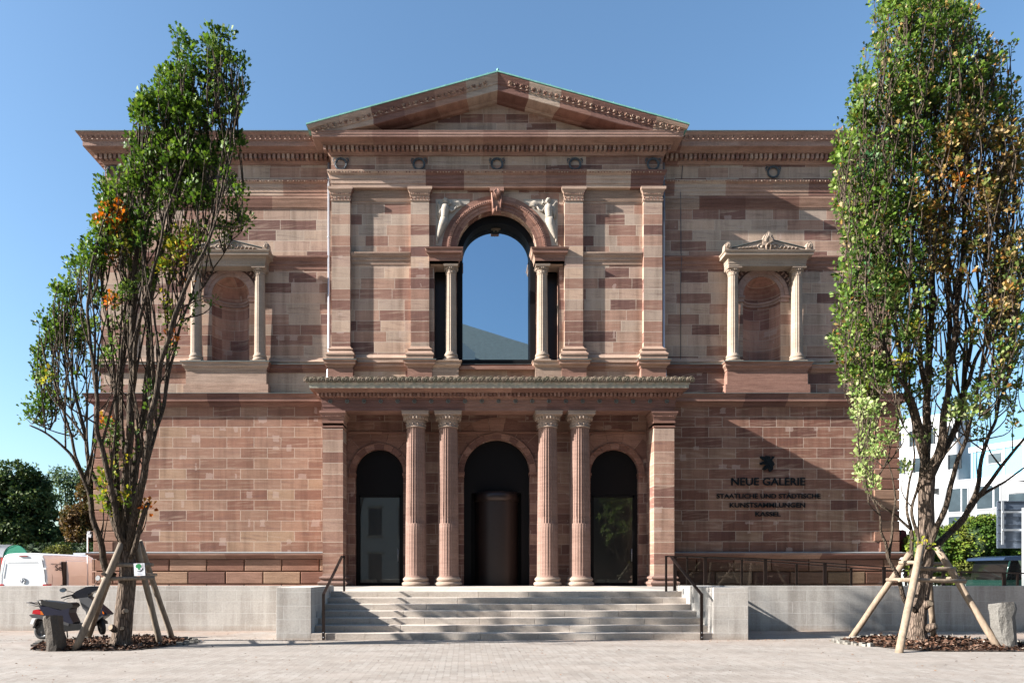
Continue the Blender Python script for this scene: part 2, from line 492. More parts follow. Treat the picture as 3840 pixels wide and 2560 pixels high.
# --- lower storey
for s in (-1, 1):
    a, b = sorted((s*HL, s*6.4))
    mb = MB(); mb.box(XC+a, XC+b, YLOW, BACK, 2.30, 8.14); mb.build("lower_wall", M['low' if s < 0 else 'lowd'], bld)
    mb = MB()
    # rusticated plinth blocks with open joints
    mb.box(XC+a+.05, XC+b-.05, YLOW+.0, BACK, .2, 2.1)
    for row, (z0, z1) in enumerate(((.6, 1.107), (1.107, 1.604), (1.604, 2.10))):
        x = a - (.74 if row % 2 else 0)
        while x < b:
            xa, xb = max(a, x)+.02, min(b, x+1.48)-.02
            if xb-xa > .15: mb.bbox(XC+xa, XC+xb, YLOW-.09, YLOW+.05, z0+.022, z1-.022, .022)
            x += 1.48
    if s < 0 or s > 0:
        for row, (z0, z1) in enumerate(((.6, 1.107), (1.107, 1.604), (1.604, 2.10))):
            xo = XC+s*HL
            mb.box(min(xo, xo+s*.08), max(xo, xo+s*.08), YLOW-.09, BACK, z0+.022, z1-.022)
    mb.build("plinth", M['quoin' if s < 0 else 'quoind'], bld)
    mb = MB()
    z = 2.37; k = 0
    while z < 8.0:
        ln = .95 if k % 2 else .72
        x0, x1 = sorted((XC+s*(HL+.05), XC+s*(HL-ln)))
        mb.bbox(x0, x1, YLOW-.05, YLOW+1.0-.2*(k % 2), z+.018, z+.4114-.018, .02)
        z += .4114; k += 1
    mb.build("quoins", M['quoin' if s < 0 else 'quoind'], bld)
wing_parts(HL, YLOW, [(-.05,2.09),(.05,2.09),(.07,2.15),(.15,2.20),(.19,2.24),(.25,2.25),(.25,2.325),(.22,2.335),(0,2.375),(-.05,2.375)], 1.9, "plinth_cap", M["moldr"], [(0,2.385),(.262,2.338),(.262,2.325),(.255,2.325),(.255,2.332)], M["lead"])
wing_parts(HL, YLOW, [(-.05,8.10),(.03,8.10),(.05,8.16),(.12,8.22),(.13,8.25),(.26,8.27),(.26,8.41),(.30,8.46),(.33,8.54),(.33,8.56),(-.3,8.60)], 1.6, "string_course", M["moldr"], [(-.2,8.612),(.345,8.572),(.345,8.556),(.335,8.556)], M["ledge"])

# --- upper storey of the wings
mb = MB(); mb.box(XC-HP, XC+HP, YPOD, BACK, 8.5, 9.55); mb.build("podium_wall", M['podium'], bld)
mb = MB(); mb.molding(U(HP, YPOD, BACK), [(-.1,9.48),(.03,9.48),(.05,9.54),(.13,9.60),(.15,9.63),(.15,9.71),(.19,9.74),(.19,9.76),(-.25,9.80)], 1.9)
o = mb.build("sill_course", M['moldr'], bld)
mb = MB(); mb.molding(U(HP, YPOD, BACK), [(-.2,9.81),(.2,9.775),(.2,9.762),(.19,9.762)], 0); mb.build("flashing", M['ledge'], o)
AED = 10.62
for s in (-1, 1):
    x0, x1 = sorted((XC+s*HU, XC+s*6.3))
    mb = MB(); mb.prism(notch_wall(x0, x1, 9.77, 17.95, [(XC+s*AED, .75, 12.62)]), YUP, YUP+.75)
    mb.box(min(XC+s*HU, XC+s*(HU-.7)), max(XC+s*HU, XC+s*(HU-.7)), YUP+.76, BACK, 9.77, 17.95)
    mb.build("upper_wall", M['up'], bld)
    # corner pier
    x0, x1 = sorted((XC+s*(HU+.10), XC+s*(HU-.95)))
    mb = MB(); mb.box(x0, x1, YUP-.10, YUP+.9, 9.78, 16.62); o = mb.build("corner_pier", M['pil'], bld)
    mb = MB(); mb.molding([(x0, YUP+.9), (x0, YUP-.10), (x1, YUP-.10), (x1, YUP+.9)], [(-.1,9.78),(.09,9.78),(.09,9.9),(.12,9.95),(.08,10.02),(.05,10.05),(.07,10.1),(.03,10.16),(-.1,10.18)], 0); mb.build("pier_base", M['mold'], o)
    mb = MB(); mb.molding([(x0, YUP+.9), (x0, YUP-.10), (x1, YUP-.10), (x1, YUP+.9)], [(-.1,16.1),(.03,16.1),(.04,16.2),(.05,16.42),(.1,16.5),(.1,16.6),(-.1,16.6)], 0); mb.build("pier_capital", M['mold'], o)
    # base mould, string and fluted band on the wall
    a, b = sorted((s*(HU-.95), s*6.35))
    seg = [(XC+a, YUP), (XC+b, YUP)]
    def skip_niche(prof, lim, m, nm):
        lo, hi = s*AED-lim, s*AED+lim
        for p, q in ((a, lo), (hi, b)):
            mb = MB(); mb.molding([(XC+p, YUP), (XC+q, YUP)], prof, 1.8); mb.build(nm, m, bld)
    skip_niche([(-.05,9.78),(.10,9.78),(.10,9.90),(.13,9.95),(.09,10.02),(.06,10.04),(.03,10.12),(-.05,10.13)], 1.55, M['mold'], "base_moulding")
    skip_niche([(-.05,13.66),(.02,13.66),(.03,13.82),(.06,13.84),(.07,13.98),(.11,14.02),(.16,14.10),(.16,14.15),(-.05,14.19)], 1.55, M['moldr'], "band_moulding")
    mb = MB()
    pr = [(-.05,16.06),(.02,16.06)]
    for k in range(8): pr += [(.02,16.12+k*.05),(.045,16.13+k*.05),(.045,16.155+k*.05),(.02,16.165+k*.05)]
    mb.molding(seg, pr+[(.02,16.6),(-.05,16.6)], 1.9); mb.build("fluted_band", M['mold'], bld)
arch_prof = [(-.05,16.60),(.03,16.60),(.03,16.73),(.05,16.735),(.05,16.88),(.07,16.885),(.07,17.05),(.10,17.07),(.13,17.11),(.15,17.15),(.15,17.18),(-.05,17.20)]
def bead_row(mb, x0, x1, y, z, step, r):
    x = x0
    while x < x1:
        mb.add([(x-r,y,z),(x,y-r,z),(x+r,y,z),(x,y,z+r*1.3),(x,y,z-r*1.3)], [(0,1,3),(1,2,3),(1,0,4),(2,1,4)]); x += step
mb = MB(); mb.molding(U(HU, YUP, BACK), arch_prof, 1.7)
bead_row(mb, XC-HU, XC-HR, YUP-.15, 17.125, .11, .03); bead_row(mb, XC+HR, XC+HU, YUP-.15, 17.125, .11, .03)
mb.build("architrave", M['mold'], bld)
cor_prof = [(-.05,17.84),(.03,17.84),(.05,17.88),(.10,17.91),(.11,17.93),(.12,18.14),(.30,18.15),(.33,18.17),(.33,18.20),(.36,18.23),(.56,18.24),(.57,18.26),(.57,18.44),(.60,18.46),(.62,18.52),(.69,18.62),(.74,18.67),(.745,18.72),(-.05,18.86)]
mb = MB(); mb.molding(U(HU, YUP, BACK), cor_prof, 1.85); crn = mb.build("cornice", M['corn'], bld)
def dentils(path, z0, z1, o0, o1, pitch, wid, nm, m, parent):
    mb = MB()
    for i in range(len(path)-1):
        A, B = Vector(path[i]), Vector(path[i+1]); d = (B-A); L = d.length; d.normalize(); nn = Vector((d.y, -d.x))
        n = int(L/pitch)
        for k in range(n):
            c = A + d*(L*(k+.5)/n) + nn*(o0+o1)/2
            mb.obox((c.x, c.y, (z0+z1)/2), d.to_3d()*wid/2, nn.to_3d()*(o1-o0)/2, (0,0,(z1-z0)/2))
    mb.build(nm, m, parent)
dentils([(XC-HU,34),(XC-HU-.0,YUP)], 17.94, 18.13, .10, .28, .185, .105, "dentils", M['corn'], crn)
dentils([(XC-HU-.3,YUP),(XC-HR,YUP)], 17.94, 18.13, .10, .28, .185, .105, "dentils", M['corn'], crn)
dentils([(XC+HR,YUP),(XC+HU+.3,YUP)], 17.94, 18.13, .10, .28, .185, .105, "dentils", M['corn'], crn)
mb = MB(); mb.molding(U(HU, YUP, BACK), [(-.05,18.88),(.765,18.742),(.765,18.715),(.75,18.715)], 0); mb.build("flashing", M['ledge'], crn)
mb = MB(); mb.box(XC-HU+.2, XC+HU-.2, YUP+.3, BACK, 17.9, 18.87); mb.build("roof", M['copper'], bld)
def palmettes(mb, x0, x1, zf, yf, step, sc=1.0, tilt=0.0):
    n = int(abs(x1-x0)/step)
    for k in range(n):
        x = x0 + (x1-x0)*(k+.5)/n
        z, y = zf(x), yf(x)
        if k % 2 == 0: fan = [(-64,.11),(-36,.15),(-12,.17),(12,.17),(36,.15),(64,.11)]
        else: fan = [(-50,.13),(0,.18),(50,.13)]
        for ang, ln in fan:
            t = R(ang)+tilt; dx, dz = math.sin(t)*ln*sc, math.cos(t)*ln*sc
            wx, wz = math.cos(t)*.018*sc, -math.sin(t)*.018*sc
            b = (x, y, z); tip = (x+dx, y-.045*sc, z+dz); m1 = (x+dx*.65+wx, y-.02, z+dz*.65+wz); m2 = (x+dx*.65-wx, y-.02, z+dz*.65-wz); md = (x+dx*.6, y-.055*sc, z+dz*.6)
            mb.add([b, m1, tip, m2, md], [(0,1,4),(1,2,4),(2,3,4),(3,0,4)])
        mb.add([(x-.09*sc,y,z-.03),(x,y-.04,z-.015),(x+.09*sc,y,z-.03),(x,y-.03,z-.05)], [(0,1,2),(0,3,1),(3,2,1)])
for xa, xb in ((-HU-.6, -HR-.7), (HR+.7, HU+.6)):
    mb = MB(); palmettes(mb, XC+xa, XC+xb, lambda x: 18.49, lambda x: YUP-.66, .19, .75); mb.build("palmette_frieze", M['corn'], crn)

# --- central bay
mb = MB()
mb.box(XC-6.42, XC+6.42, YBAY, YUP+.6, 8.5, 9.6); mb.build("podium_wall", M['podium'], bld)
mb = MB()
for s in (-1, 1):
    x0, x1 = sorted((XC+s*6.42, XC+s*2.46)); mb.box(x0, x1, YBAY, YUP+.6, 9.6, 14.2)
    x0, x1 = sorted((XC+s*6.42, XC+s*2.63)); mb.box(x0, x1, YBAY, YUP+.6, 14.2, 16.62)
mb.prism(notch_wall(XC-2.63, XC+2.63, 14.2, 16.62, [(XC, 1.57, 14.22)]), YBAY, YUP+.45)
mb.build("bay_wall", M['bay'], bld)
mb = MB(); mb.box(XC-HR, XC+HR, YPIL+.02, YUP+.6, 17.15, 18.4); mb.build("frieze_wall", M['frieze'], bld)
mb = MB(); mb.box(XC-6.42, XC+6.42, YUP+.61, YUP+4, 8.5, 18.3); mb.build("inner_wall", M['black'], bld)
pil_x = [(-6.49,-5.72),(-3.39,-2.63),(2.63,3.39),(5.72,6.49)]
for x0, x1 in pil_x:
    x0 += XC; x1 += XC
    mb = MB(); mb.box(x0+.02, x1-.02, YPIL, YBAY+.05, 9.9, 16.2); p = mb.build("pilaster", M['pil'], bld)
    path = [(x0+.02, YBAY+.02), (x0+.02, YPIL), (x1-.02, YPIL), (x1-.02, YBAY+.02)]
    mb = MB(); mb.molding(path, [(-.1,16.08),(.03,16.08),(.03,16.13),(.01,16.14),(.01,16.28),(.03,16.30),(.05,16.34),(.03,16.37),(.05,16.40),(.09,16.47),(.12,16.49),(.12,16.595),(-.1,16.6)], 0)
    bead_row(mb, x0, x1, YPIL-.055, 16.34, .075, .025); palmettes(mb, x0, x1, lambda x: 16.16, lambda x: YPIL-.01, .12, .6)
    mb.build("capital", M['mold'], p)
    mb = MB(); mb.molding(path, [(-.1,9.83),(.16,9.83),(.16,9.98),(.19,10.02),(.19,10.08),(.14,10.12),(.11,10.16),(.09,10.21),(.12,10.24),(.12,10.28),(.07,10.30),(.04,10.34),(.0,10.40),(-.1,10.4)], 0); mb.build("base", M['mold'], p)
    mb = MB(); mb.box(x0-.10, x1+.10, YPIL-.10, YBAY+.05, 8.5, 9.6)
    pp = [(x0-.10, YBAY+.02), (x0-.10, YPIL-.10), (x1+.10, YPIL-.10), (x1+.10, YBAY+.02)]
    mb.molding(pp, [(-.05,9.54),(.02,9.54),(.04,9.6),(.10,9.64),(.12,9.66),(.12,9.75),(.16,9.78),(.16,9.81),(-.05,9.83)], 0)
    mb.build("pedestal", M['moldr'], p)
    mb = MB(); mb.molding(pp, [(-.05,9.85),(.17,9.835),(.17,9.81),(.16,9.81)], 0); mb.build("flashing", M['ledge'], p)
for a, b in ((-5.72,-3.39),(3.39,5.72)):
    sg = [(XC+a, YBAY), (XC+b, YBAY)]
    mb = MB(); mb.molding(sg, [(-.05,9.80),(.10,9.80),(.10,9.92),(.13,9.97),(.09,10.04),(.06,10.06),(.03,10.14),(-.05,10.15)], 1.6); mb.build("base_moulding", M['mold'], bld)
    mb = MB(); mb.molding(sg, [(-.05,13.66),(.02,13.66),(.03,13.80),(.06,13.82),(.07,13.93),(.11,13.97),(.15,14.06),(.15,14.11),(-.05,14.15)], 1.6); mb.build("band_moulding", M['mold'], bld)
    mb = MB(); mb.molding(sg, [(-.05,9.48),(.02,9.48),(.04,9.55),(.10,9.62),(.12,9.66),(.12,9.75),(.16,9.78),(-.05,9.83)], 1.6); mb.build("sill_moulding", M['moldr'], bld)
    mb = MB(); pr = [(-.05,16.06),(.02,16.06)]
    for k in range(8): pr += [(.02,16.12+k*.05),(.045,16.13+k*.05),(.045,16.155+k*.05),(.02,16.165+k*.05)]
    mb.molding(sg, pr+[(.02,16.6),(-.05,16.6)], 1.9)
    mb.build("fluted_band", M['mold'], bld)
rp = [(XC-HR, YUP+.5), (XC-HR, YPIL), (XC+HR, YPIL), (XC+HR, YUP+.5)]
mb = MB(); mb.molding(rp, [(-.3,16.60),(.0,16.60),(.0,16.75),(.02,16.755),(.02,16.91),(.04,16.915),(.04,17.07),(.07,17.09),(.10,17.13),(.13,17.18),(.13,17.24),(-.05,17.26)], 1.9)
bead_row(mb, XC-HR, XC+HR, YPIL-.11, 17.15, .11, .032); mb.build("architrave", M['mold'], bld)
cp2 = [(-.05,17.84),(.03,17.84),(.05,17.88),(.09,17.91),(.11,17.93),(.12,18.10),(.28,18.11),(.31,18.13),(.31,18.15),(.34,18.18),(.60,18.19),(.61,18.21),(.61,18.29),(.625,18.30),(.625,18.40),(.64,18.41),(.64,18.43),(-.05,18.47)]
mb = MB(); mb.molding(rp, cp2, 2.0); crn2 = mb.build("cornice", M['corn'], bld)
dentils([(XC-HR-.28,YPIL),(XC+HR+.28,YPIL)], 17.93, 18.10, .10, .265, .178, .10, "dentils", M['corn'], crn2)
# pediment
ZA, SLP, PE = 20.56, .2745, 7.25
zt = lambda x: ZA - SLP*abs(x-XC)
mb = MB(); mb.prism([(XC-6.5,18.4),(XC+6.5,18.4),(XC,20.3)], YPIL+.08, YPIL+.6); ped = mb.build("tympanum", stone("tympanum_sandstone", .37, 1.15, 18.42, PAL_UP, wj=.25, seed=95), bld)
rk = [(-.1,-.66),(.05,-.66),(.10,-.62),(.12,-.60),(.60,-.59),(.61,-.57),(.61,-.36),(.635,-.34),(.65,-.29),(.71,-.14),(.745,-.06),(.75,-.0),(-.1,.02)]
mb = MB()
for s in (-1, 1):
    nseg = 6
    for q in range(nseg):
        vs = []
        for t in (q/nseg, (q+1)/nseg):
            for o, dz in rk:
                xe = XC + s*min(HR+max(o, .0)+(.02 if o>.3 else 0), PE)*(1-t)
                vs.append((xe, YPIL-o, max(zt(xe)+dz, 18.435)))
        m = len(rk)
        mb.add(vs, [(k, m+k, m+k+1, k+1) for k in range(m-1)] + [list(range(m)), list(range(m, 2*m))[::-1]])
rkc = mb.build("raking_cornice", M['mold'], bld)
for s in (-1, 1):
    mb = MB(); palmettes(mb, XC+s*.35, XC+s*7.0, lambda x: zt(x)-.29, lambda x: YPIL-.66, .215, .95, s*math.atan(SLP)*1.0); mb.build("palmette_frieze", M['mold'], rkc)
mb = MB()
for s in (-1, 1):
    vs = []
    for x, y0, y1 in ((XC, YPIL-.775, BACK), (XC+s*7.29, YPIL-.775, BACK)):
        vs += [(x, y0, zt(x)+.005), (x, y1, zt(x)+.005), (x, y0, zt(x)+.055), (x, y1, zt(x)+.055)]
    mb.add(vs, [(0,4,6,2),(2,6,7,3),(0,1,5,4),(4,5,7,6)])
    for k in range(9):
        x = XC+s*(.4+k*.8); mb.box(x-.012, x+.012, YPIL-.77, BACK, zt(x)+.05, zt(x)+.085)
mb.ball((XC, YPIL-.74, ZA+.09), .05, .05, .06)
mb.build("gable_roof", M['copper'], bld)

# wreaths
def leafy_ring(mb, c, Rm, r, n=44):
    for k in range(n):
        a = 2*math.pi*k/n
        for j in range(3):
            b = j*2.1 + k*1.3
            q = Vector((math.cos(a)*(Rm + r*.75*math.cos(b)), -abs(r*.75*math.sin(b)), math.sin(a)*(Rm + r*.75*math.cos(b))))
            t = Vector((-math.sin(a), 0, math.cos(a)))*.045
            nn = Vector((math.cos(a)*math.cos(b), -abs(math.sin(b))-.3, math.sin(a)*math.cos(b))).normalized()*.016
            sd = t.cross(nn).normalized()*.016
            p = Vector(c)+q
            mb.add([p-t, p+sd, p+t+nn, p-sd, p+nn], [(0,1,4),(1,2,4),(2,3,4),(3,0,4)])
wr_proto = None
def wreath(x, y, z):
    mb = MB()
    mb.tube([(x+.205*math.cos(a), y-.03, z+.205*math.sin(a)) for a in [2*math.pi*k/28 for k in range(29)]], .034, 8, cap=False)
    leafy_ring(mb, (x, y-.04, z), .215, .036)
    for s in (-1, 1):
        for k in range(2):
            mb.ball((x+s*(.225+.045*k), y-.05, z+.20+.02*math.sin(k*2)), .024, .03, .026, 6, 4, .4)
        mb.tube([(x+s*.27,y-.03,z+.22),(x+s*.30,y-.03,z+.14),(x+s*.27,y-.03,z+.09),(x+s*.30,y-.02,z+.04)], [.022,.02,.014,.008], 5)
    mb.build("wreath", M['bronze'], bld)
for x in (-6.1,-3.05,0,3.05,6.1): wreath(XC+x, YPIL+.01, 17.50)
for x in (-11.06, 11.06, -15.33, 15.33): wreath(XC+x, YUP-.01, 17.53)

# central arched window
mb = MB()
ring_blocks(mb, XC, 14.22, 1.57, 1.70, YBAY-.03, YBAY+.05, 11); ring_blocks(mb, XC, 14.22, 1.70, 1.83, YBAY-.055, YBAY+.05, 11)
ring_blocks(mb, XC, 14.22, 1.83, 1.975, YBAY-.10, YBAY+.05, 11); ring_blocks(mb, XC, 14.22, 1.985, 2.16, YBAY-.015, YBAY+.05, 13)
for k in range(70):
    a = math.pi*(k+.5)/70
    mb.ball((XC+1.9*math.cos(a), YBAY-.10, 14.22+1.9*math.sin(a)), .028, .03, .028, 5, 4)
for k in range(17):
    a = math.pi*(k+.5)/17
    c = Vector((XC+1.575*math.cos(a), YBAY+.28, 14.22+1.575*math.sin(a)))
    mb.tube([c+Vector((0,.12*math.cos(t),0))+Vector((math.sin(a),0,-math.cos(a)))*.12*math.sin(t) for t in [2*math.pi*i/10 for i in range(11)]], .022, 4, cap=False)
awin = mb.build("arched_surround", M['vous'], bld)
mb = MB()
mb.prism([(XC-.17,15.62),(XC+.17,15.62),(XC+.23,16.45),(XC-.23,16.45)], YBAY-.18, YBAY)
mb.prism([(XC-.27,16.45),(XC+.27,16.45),(XC+.27,16.595),(XC-.27,16.595)], YBAY-.24, YBAY)
for k in range(7):
    t = R(-66+22*k)
    mb.tube([(XC, YBAY-.22, 16.52), (XC+.13*math.sin(t), YBAY-.25, 16.5-.22*math.cos(t)), (XC+.17*math.sin(t), YBAY-.20, 16.47-.36*math.cos(t))], [.035,.035,.012], 6)
for s in (-1,1):
    mb.tube([(XC+s*.2, YBAY-.17, 16.4), (XC+s*.16, YBAY-.21, 16.0), (XC+s*.13, YBAY-.19, 15.68)], .03, 6); mb.ball((XC+s*.1, YBAY-.2, 15.7), .07, .06, .08)
mb.ball((XC, YBAY-.23, 15.74), .045, .05, .12)
mb.build("keystone", M['vous'], awin)
# entablature blocks over the little columns
for s in (-1, 1):
    x0, x1 = sorted((XC+s*1.50, XC+s*2.62))
    mb = MB(); mb.box(x0, x1, YBAY-.20, YUP+.1, 13.61, 13.98)
    pth = [(x0, YUP+.1), (x0, YBAY-.20), (x1, YBAY-.20), (x1, YUP+.1)]
    mb.molding(pth, [(-.02,13.61),(.0,13.61),(.0,13.72),(.02,13.725),(.02,13.85),(.04,13.88),(.06,13.95),(.13,14.0),(.14,14.12),(.17,14.15),(.18,14.2),(-.02,14.215)], 0)
    mb.build("entablature_block", M['mold'], bld)
    mb = MB(); mb.box(XC+min(s*1.56,s*2.46), XC+max(s*1.56,s*2.46), YUP+.2, YUP+.25, 9.8, 13.62); mb.build("dark_side_panel", M['brown'], bld)
    mb = MB(); mb.box(XC+min(s*1.50,s*2.62), XC+max(s*1.50,s*2.62), YPIL-.06, YUP+.2, 8.5, 9.62)
    mb.molding([(XC+min(s*1.5,s*2.62), YUP), (XC+min(s*1.5,s*2.62), YPIL-.06), (XC+max(s*1.5,s*2.62), YPIL-.06), (XC+max(s*1.5,s*2.62), YUP)], [(-.02,9.55),(.0,9.55),(.04,9.60),(.08,9.64),(.09,9.75),(.13,9.78),(.13,9.80),(-.02,9.82)], 0)
    mb.build("column_pedestal", M['mold'], bld)

def flute_mod(n, depth, z0, z1, zfill=None):
    def f(a, z):
        if z < z0 or z > z1: return 1.0
        c = abs(math.sin(a*n/2))
        d = depth if (zfill is None or z > zfill) else -depth*.45
        if d > 0: return 1.0 - d*(c**.8)
        return 1.0 + d*(1-c)**1.6
    return f
def column(c, zb, zt_, r, name, m, mcap, parent, nfl=20, fill=None, small=False, plinth=True):
    H = zt_-zb
    hb, hc = (.42*r*2 if not small else .62*r*2), (.70*r*2)
    pz = .14*r*2 if plinth else 0
    z0, z1 = pz+hb, H-hc
    prof = [(r*1.10, z0-.02), (r*1.06, z0+.015), (r, z0+.05)]
    k = 10
    for i in range(k+1):
        t = i/k
        prof.append((r*(1-.13*t**1.5), z0+.07+(z1-.07-z0-.07)*t))
        if fill and i == 2: prof.append((r*(1-.13*(t+.05)**1.5), fill-.01)); prof.append((r*(1-.13*(t+.05)**1.5), fill+.01))
    prof.sort(key=lambda q: q[1])
    prof += [(r*.87, z1-.02), (r*.93, z1)]
    mb = MB(); mb.lathe(prof, (c[0], c[1], zb), nfl*4, True, flute_mod(nfl, .10, z0+.06, z1-.05, fill))
    col = mb.build(name, m, parent)
    mb = MB()
    if plinth: mb.box(c[0]-r*1.38, c[0]+r*1.38, c[1]-r*1.38, c[1]+r*1.38, zb, zb+pz)
    tor = []
    for (rc, zc, rr, hh) in ((1.17, .24, .16, .22), (1.10, .74, .13, .20)):
        for i in range(7):
            a = -math.pi/2 + math.pi*i/6
            tor.append((r*(rc+rr*math.cos(a)), pz+hb*(zc+hh*math.sin(a))))
    mb.lathe([(r*.9, pz)] + tor + [(r*1.12, pz+hb*.97), (r*1.08, pz+hb)], (c[0], c[1], zb), 36)
    mb.build("base", mcap, col)
    mb = MB()
    mb.lathe([(r*.88, z1-.02), (r*.95, z1), (r*.95, z1+.03*r), (r*.89, z1+.06*r), (r*.89, z1+hc*.36), (r*.97, z1+hc*.40), (r*.93, z1+hc*.45), (r*1.0, z1+hc*.52), (r*1.17, z1+hc*.70), (r*1.20, z1+hc*.76)], (c[0], c[1], zb), 36,
             mod=lambda a, z: 1+(.03*math.cos(a*16) if z1+hc*.5 < z < z1+hc*.72 else 0))
    for k in range(22):
        a = 2*math.pi*k/22; mb.ball((c[0]+r*1.1*math.cos(a), c[1]+r*1.1*math.sin(a), zb+z1+hc*.60), .06*r*2, .06*r*2, .1*r*2, 6, 4)
    for k in range(12):
        a = 2*math.pi*(k+.5)/12; mb.ball((c[0]+r*.9*math.cos(a), c[1]+r*.9*math.sin(a), zb+z1+hc*.2), .055*r*2, .055*r*2, .055*r*2, 6, 4)
    q = r*1.24
    mb.box(c[0]-q, c[0]+q, c[1]-q, c[1]+q, zb+z1+hc*.76, zb+z1+hc*.95); mb.box(c[0]-q*1.04, c[0]+q*1.04, c[1]-q*1.04, c[1]+q*1.04, zb+z1+hc*.95, zb+H)
    mb.build("capital", mcap, col)
    return col
for s in (-1, 1):
    column((XC+s*1.80, YBAY+.06), 9.82, 13.61, .225, "window_column", M['cream'], M['cream'], bld, 16, None, True)
    # thin stone jamb pier beside the glass
    mb = MB(); mb.box(XC+min(s*1.555,s*1.64), XC+max(s*1.555,s*1.64), YUP-.05, YUP+.2, 9.82, 13.6); mb.build("jamb", M['niche'], bld)
# frame and glass
mb = MB()
ow, iw = 1.565, 1.345
outer = [(XC-ow, 9.62)] + arc(XC, 14.22, ow, math.pi, 0, 32) + [(XC+ow, 9.62)]
inner = [(XC+iw, 10.04)] + arc(XC, 14.28, iw, 0, math.pi, 32, 1.20) + [(XC-iw, 10.04)]
no, ni = len(outer), len(inner)
fy0, fy1 = YUP-.08, YUP+.36
vs = [(x, fy0, z) for x, z in outer] + [(x, fy0, z) for x, z in inner[::-1]] + [(x, fy1, z) for x, z in inner[::-1]]
fs = [(i, i+1, no+i+1, no+i) for i in range(no-1)] + [(no-1, 0, no, no+ni-1)]
fs += [(no+i, no+i+1, no+ni+i+1, no+ni+i) for i in range(ni-1)] + [(no+ni-1, no, no+ni, no+2*ni-1)]
mb.add(vs, fs)
win = mb.build("arched_window", M['black'], bld)
mb = MB(); gy1 = YUP+.34
mb.add([(x, gy1, z) for x, z in inner], [list(range(ni))]); mb.build("glass", M['skyglass'], win)
mb = MB(); mb.box(XC-1.48, XC+1.48, YPIL-.02, YUP+.1, 9.5, 9.635); mb.build("window_sill", M['moldr'], bld)
mb = MB()
zz = 15.40
for k in range(-2, 3):
    x = XC+k*.075; mb.box(x-.037, x+.037, YUP+.30, YUP+.335, zz-.05*(k % 2), zz+.16)
mb.build("window_ornament", M['mossy'], win)

# relief panels in the spandrels
for s in (-1, 1):
    xo, xi = XC+s*2.40, XC+s*1.05
    pts = [(xo, 16.24), (xo, 14.42), (XC+s*2.17, 14.42)] + [(XC+s*2.17*math.cos(a), 14.22+2.17*math.sin(a)) for a in [R(8+52*i/10) for i in range(11)]] + [(xi-s*.0, 16.24)]
    mb = MB(); mb.prism(pts, YBAY-.012, YBAY+.02); rel = mb.build("relief_panel", M['marble'], bld)
    mb = MB()
    q = lambda a, b: (XC+s*a, YBAY-.06, b)
    y0 = YBAY-.05
    def lump(a, b, ra, rb, d=.09): mb.ball((XC+s*a, YBAY-.01, b), ra, d, rb, 10, 7, .25)
    lump(2.00, 16.14, .085, .11, .12)                                   # head
    mb.ball((XC+s*2.02, YBAY-.05, 16.19), .10, .07, .08, 8, 6, .5)      # hair
    mb.tube([q(2.01,16.05), q(2.02,15.95)], .045, 7)                     # neck
    mb.tube([q(2.02,15.97), q(2.03,15.78), q(2.06,15.55), q(2.05,15.40)], [.13,.17,.135,.16], 9)
    mb.tube([q(2.05,15.45), q(2.13,15.2), q(2.22,14.95), q(2.29,14.75), q(2.33,14.62)], [.17,.16,.12,.07,.03], 9)   # draped legs
    mb.tube([q(2.10,15.40), q(2.25,15.1), q(2.31,14.85), q(2.345,14.6), q(2.33,14.5)], [.08,.08,.06,.045,.02], 7)
    for k in range(6):
        mb.tube([q(1.95+.05*k,15.55-.04*k), q(2.05+.045*k,15.2-.02*k), q(2.2+.025*k,14.85-.02*k)], [.018,.028,.012], 5)
    mb.tube([q(1.93,15.90), q(1.78,15.72), q(1.66,15.80), q(1.58,15.92)], [.055,.05,.042,.03], 7)   # arm with palm
    mb.tube([q(2.14,15.90), q(2.24,15.70), q(2.27,15.45)], [.055,.05,.035], 7)
    for k in range(7):
        t = R(20+14*k); mb.tube([q(1.62,15.86), q(1.62-.20*math.cos(t*.7), 15.86+.22*math.sin(t*.8)+.04), q(1.60-.34*math.cos(t*.6), 15.9+.26*math.sin(t*.75))], [.02,.03,.008], 5)
    for k in range(6):                                                   # wings
        mb.tube([q(2.17,15.9), q(2.27,16.02-.05*k), q(2.35,16.16-.14*k)], [.03,.035,.01], 5)
        if k < 4: mb.tube([q(1.9,15.98), q(1.82,16.06+.0*k), q(1.80-.02*k,16.2-.07*k)], [.03,.03,.01], 5)
    mb.build("relief_figure", M['marble'], rel)

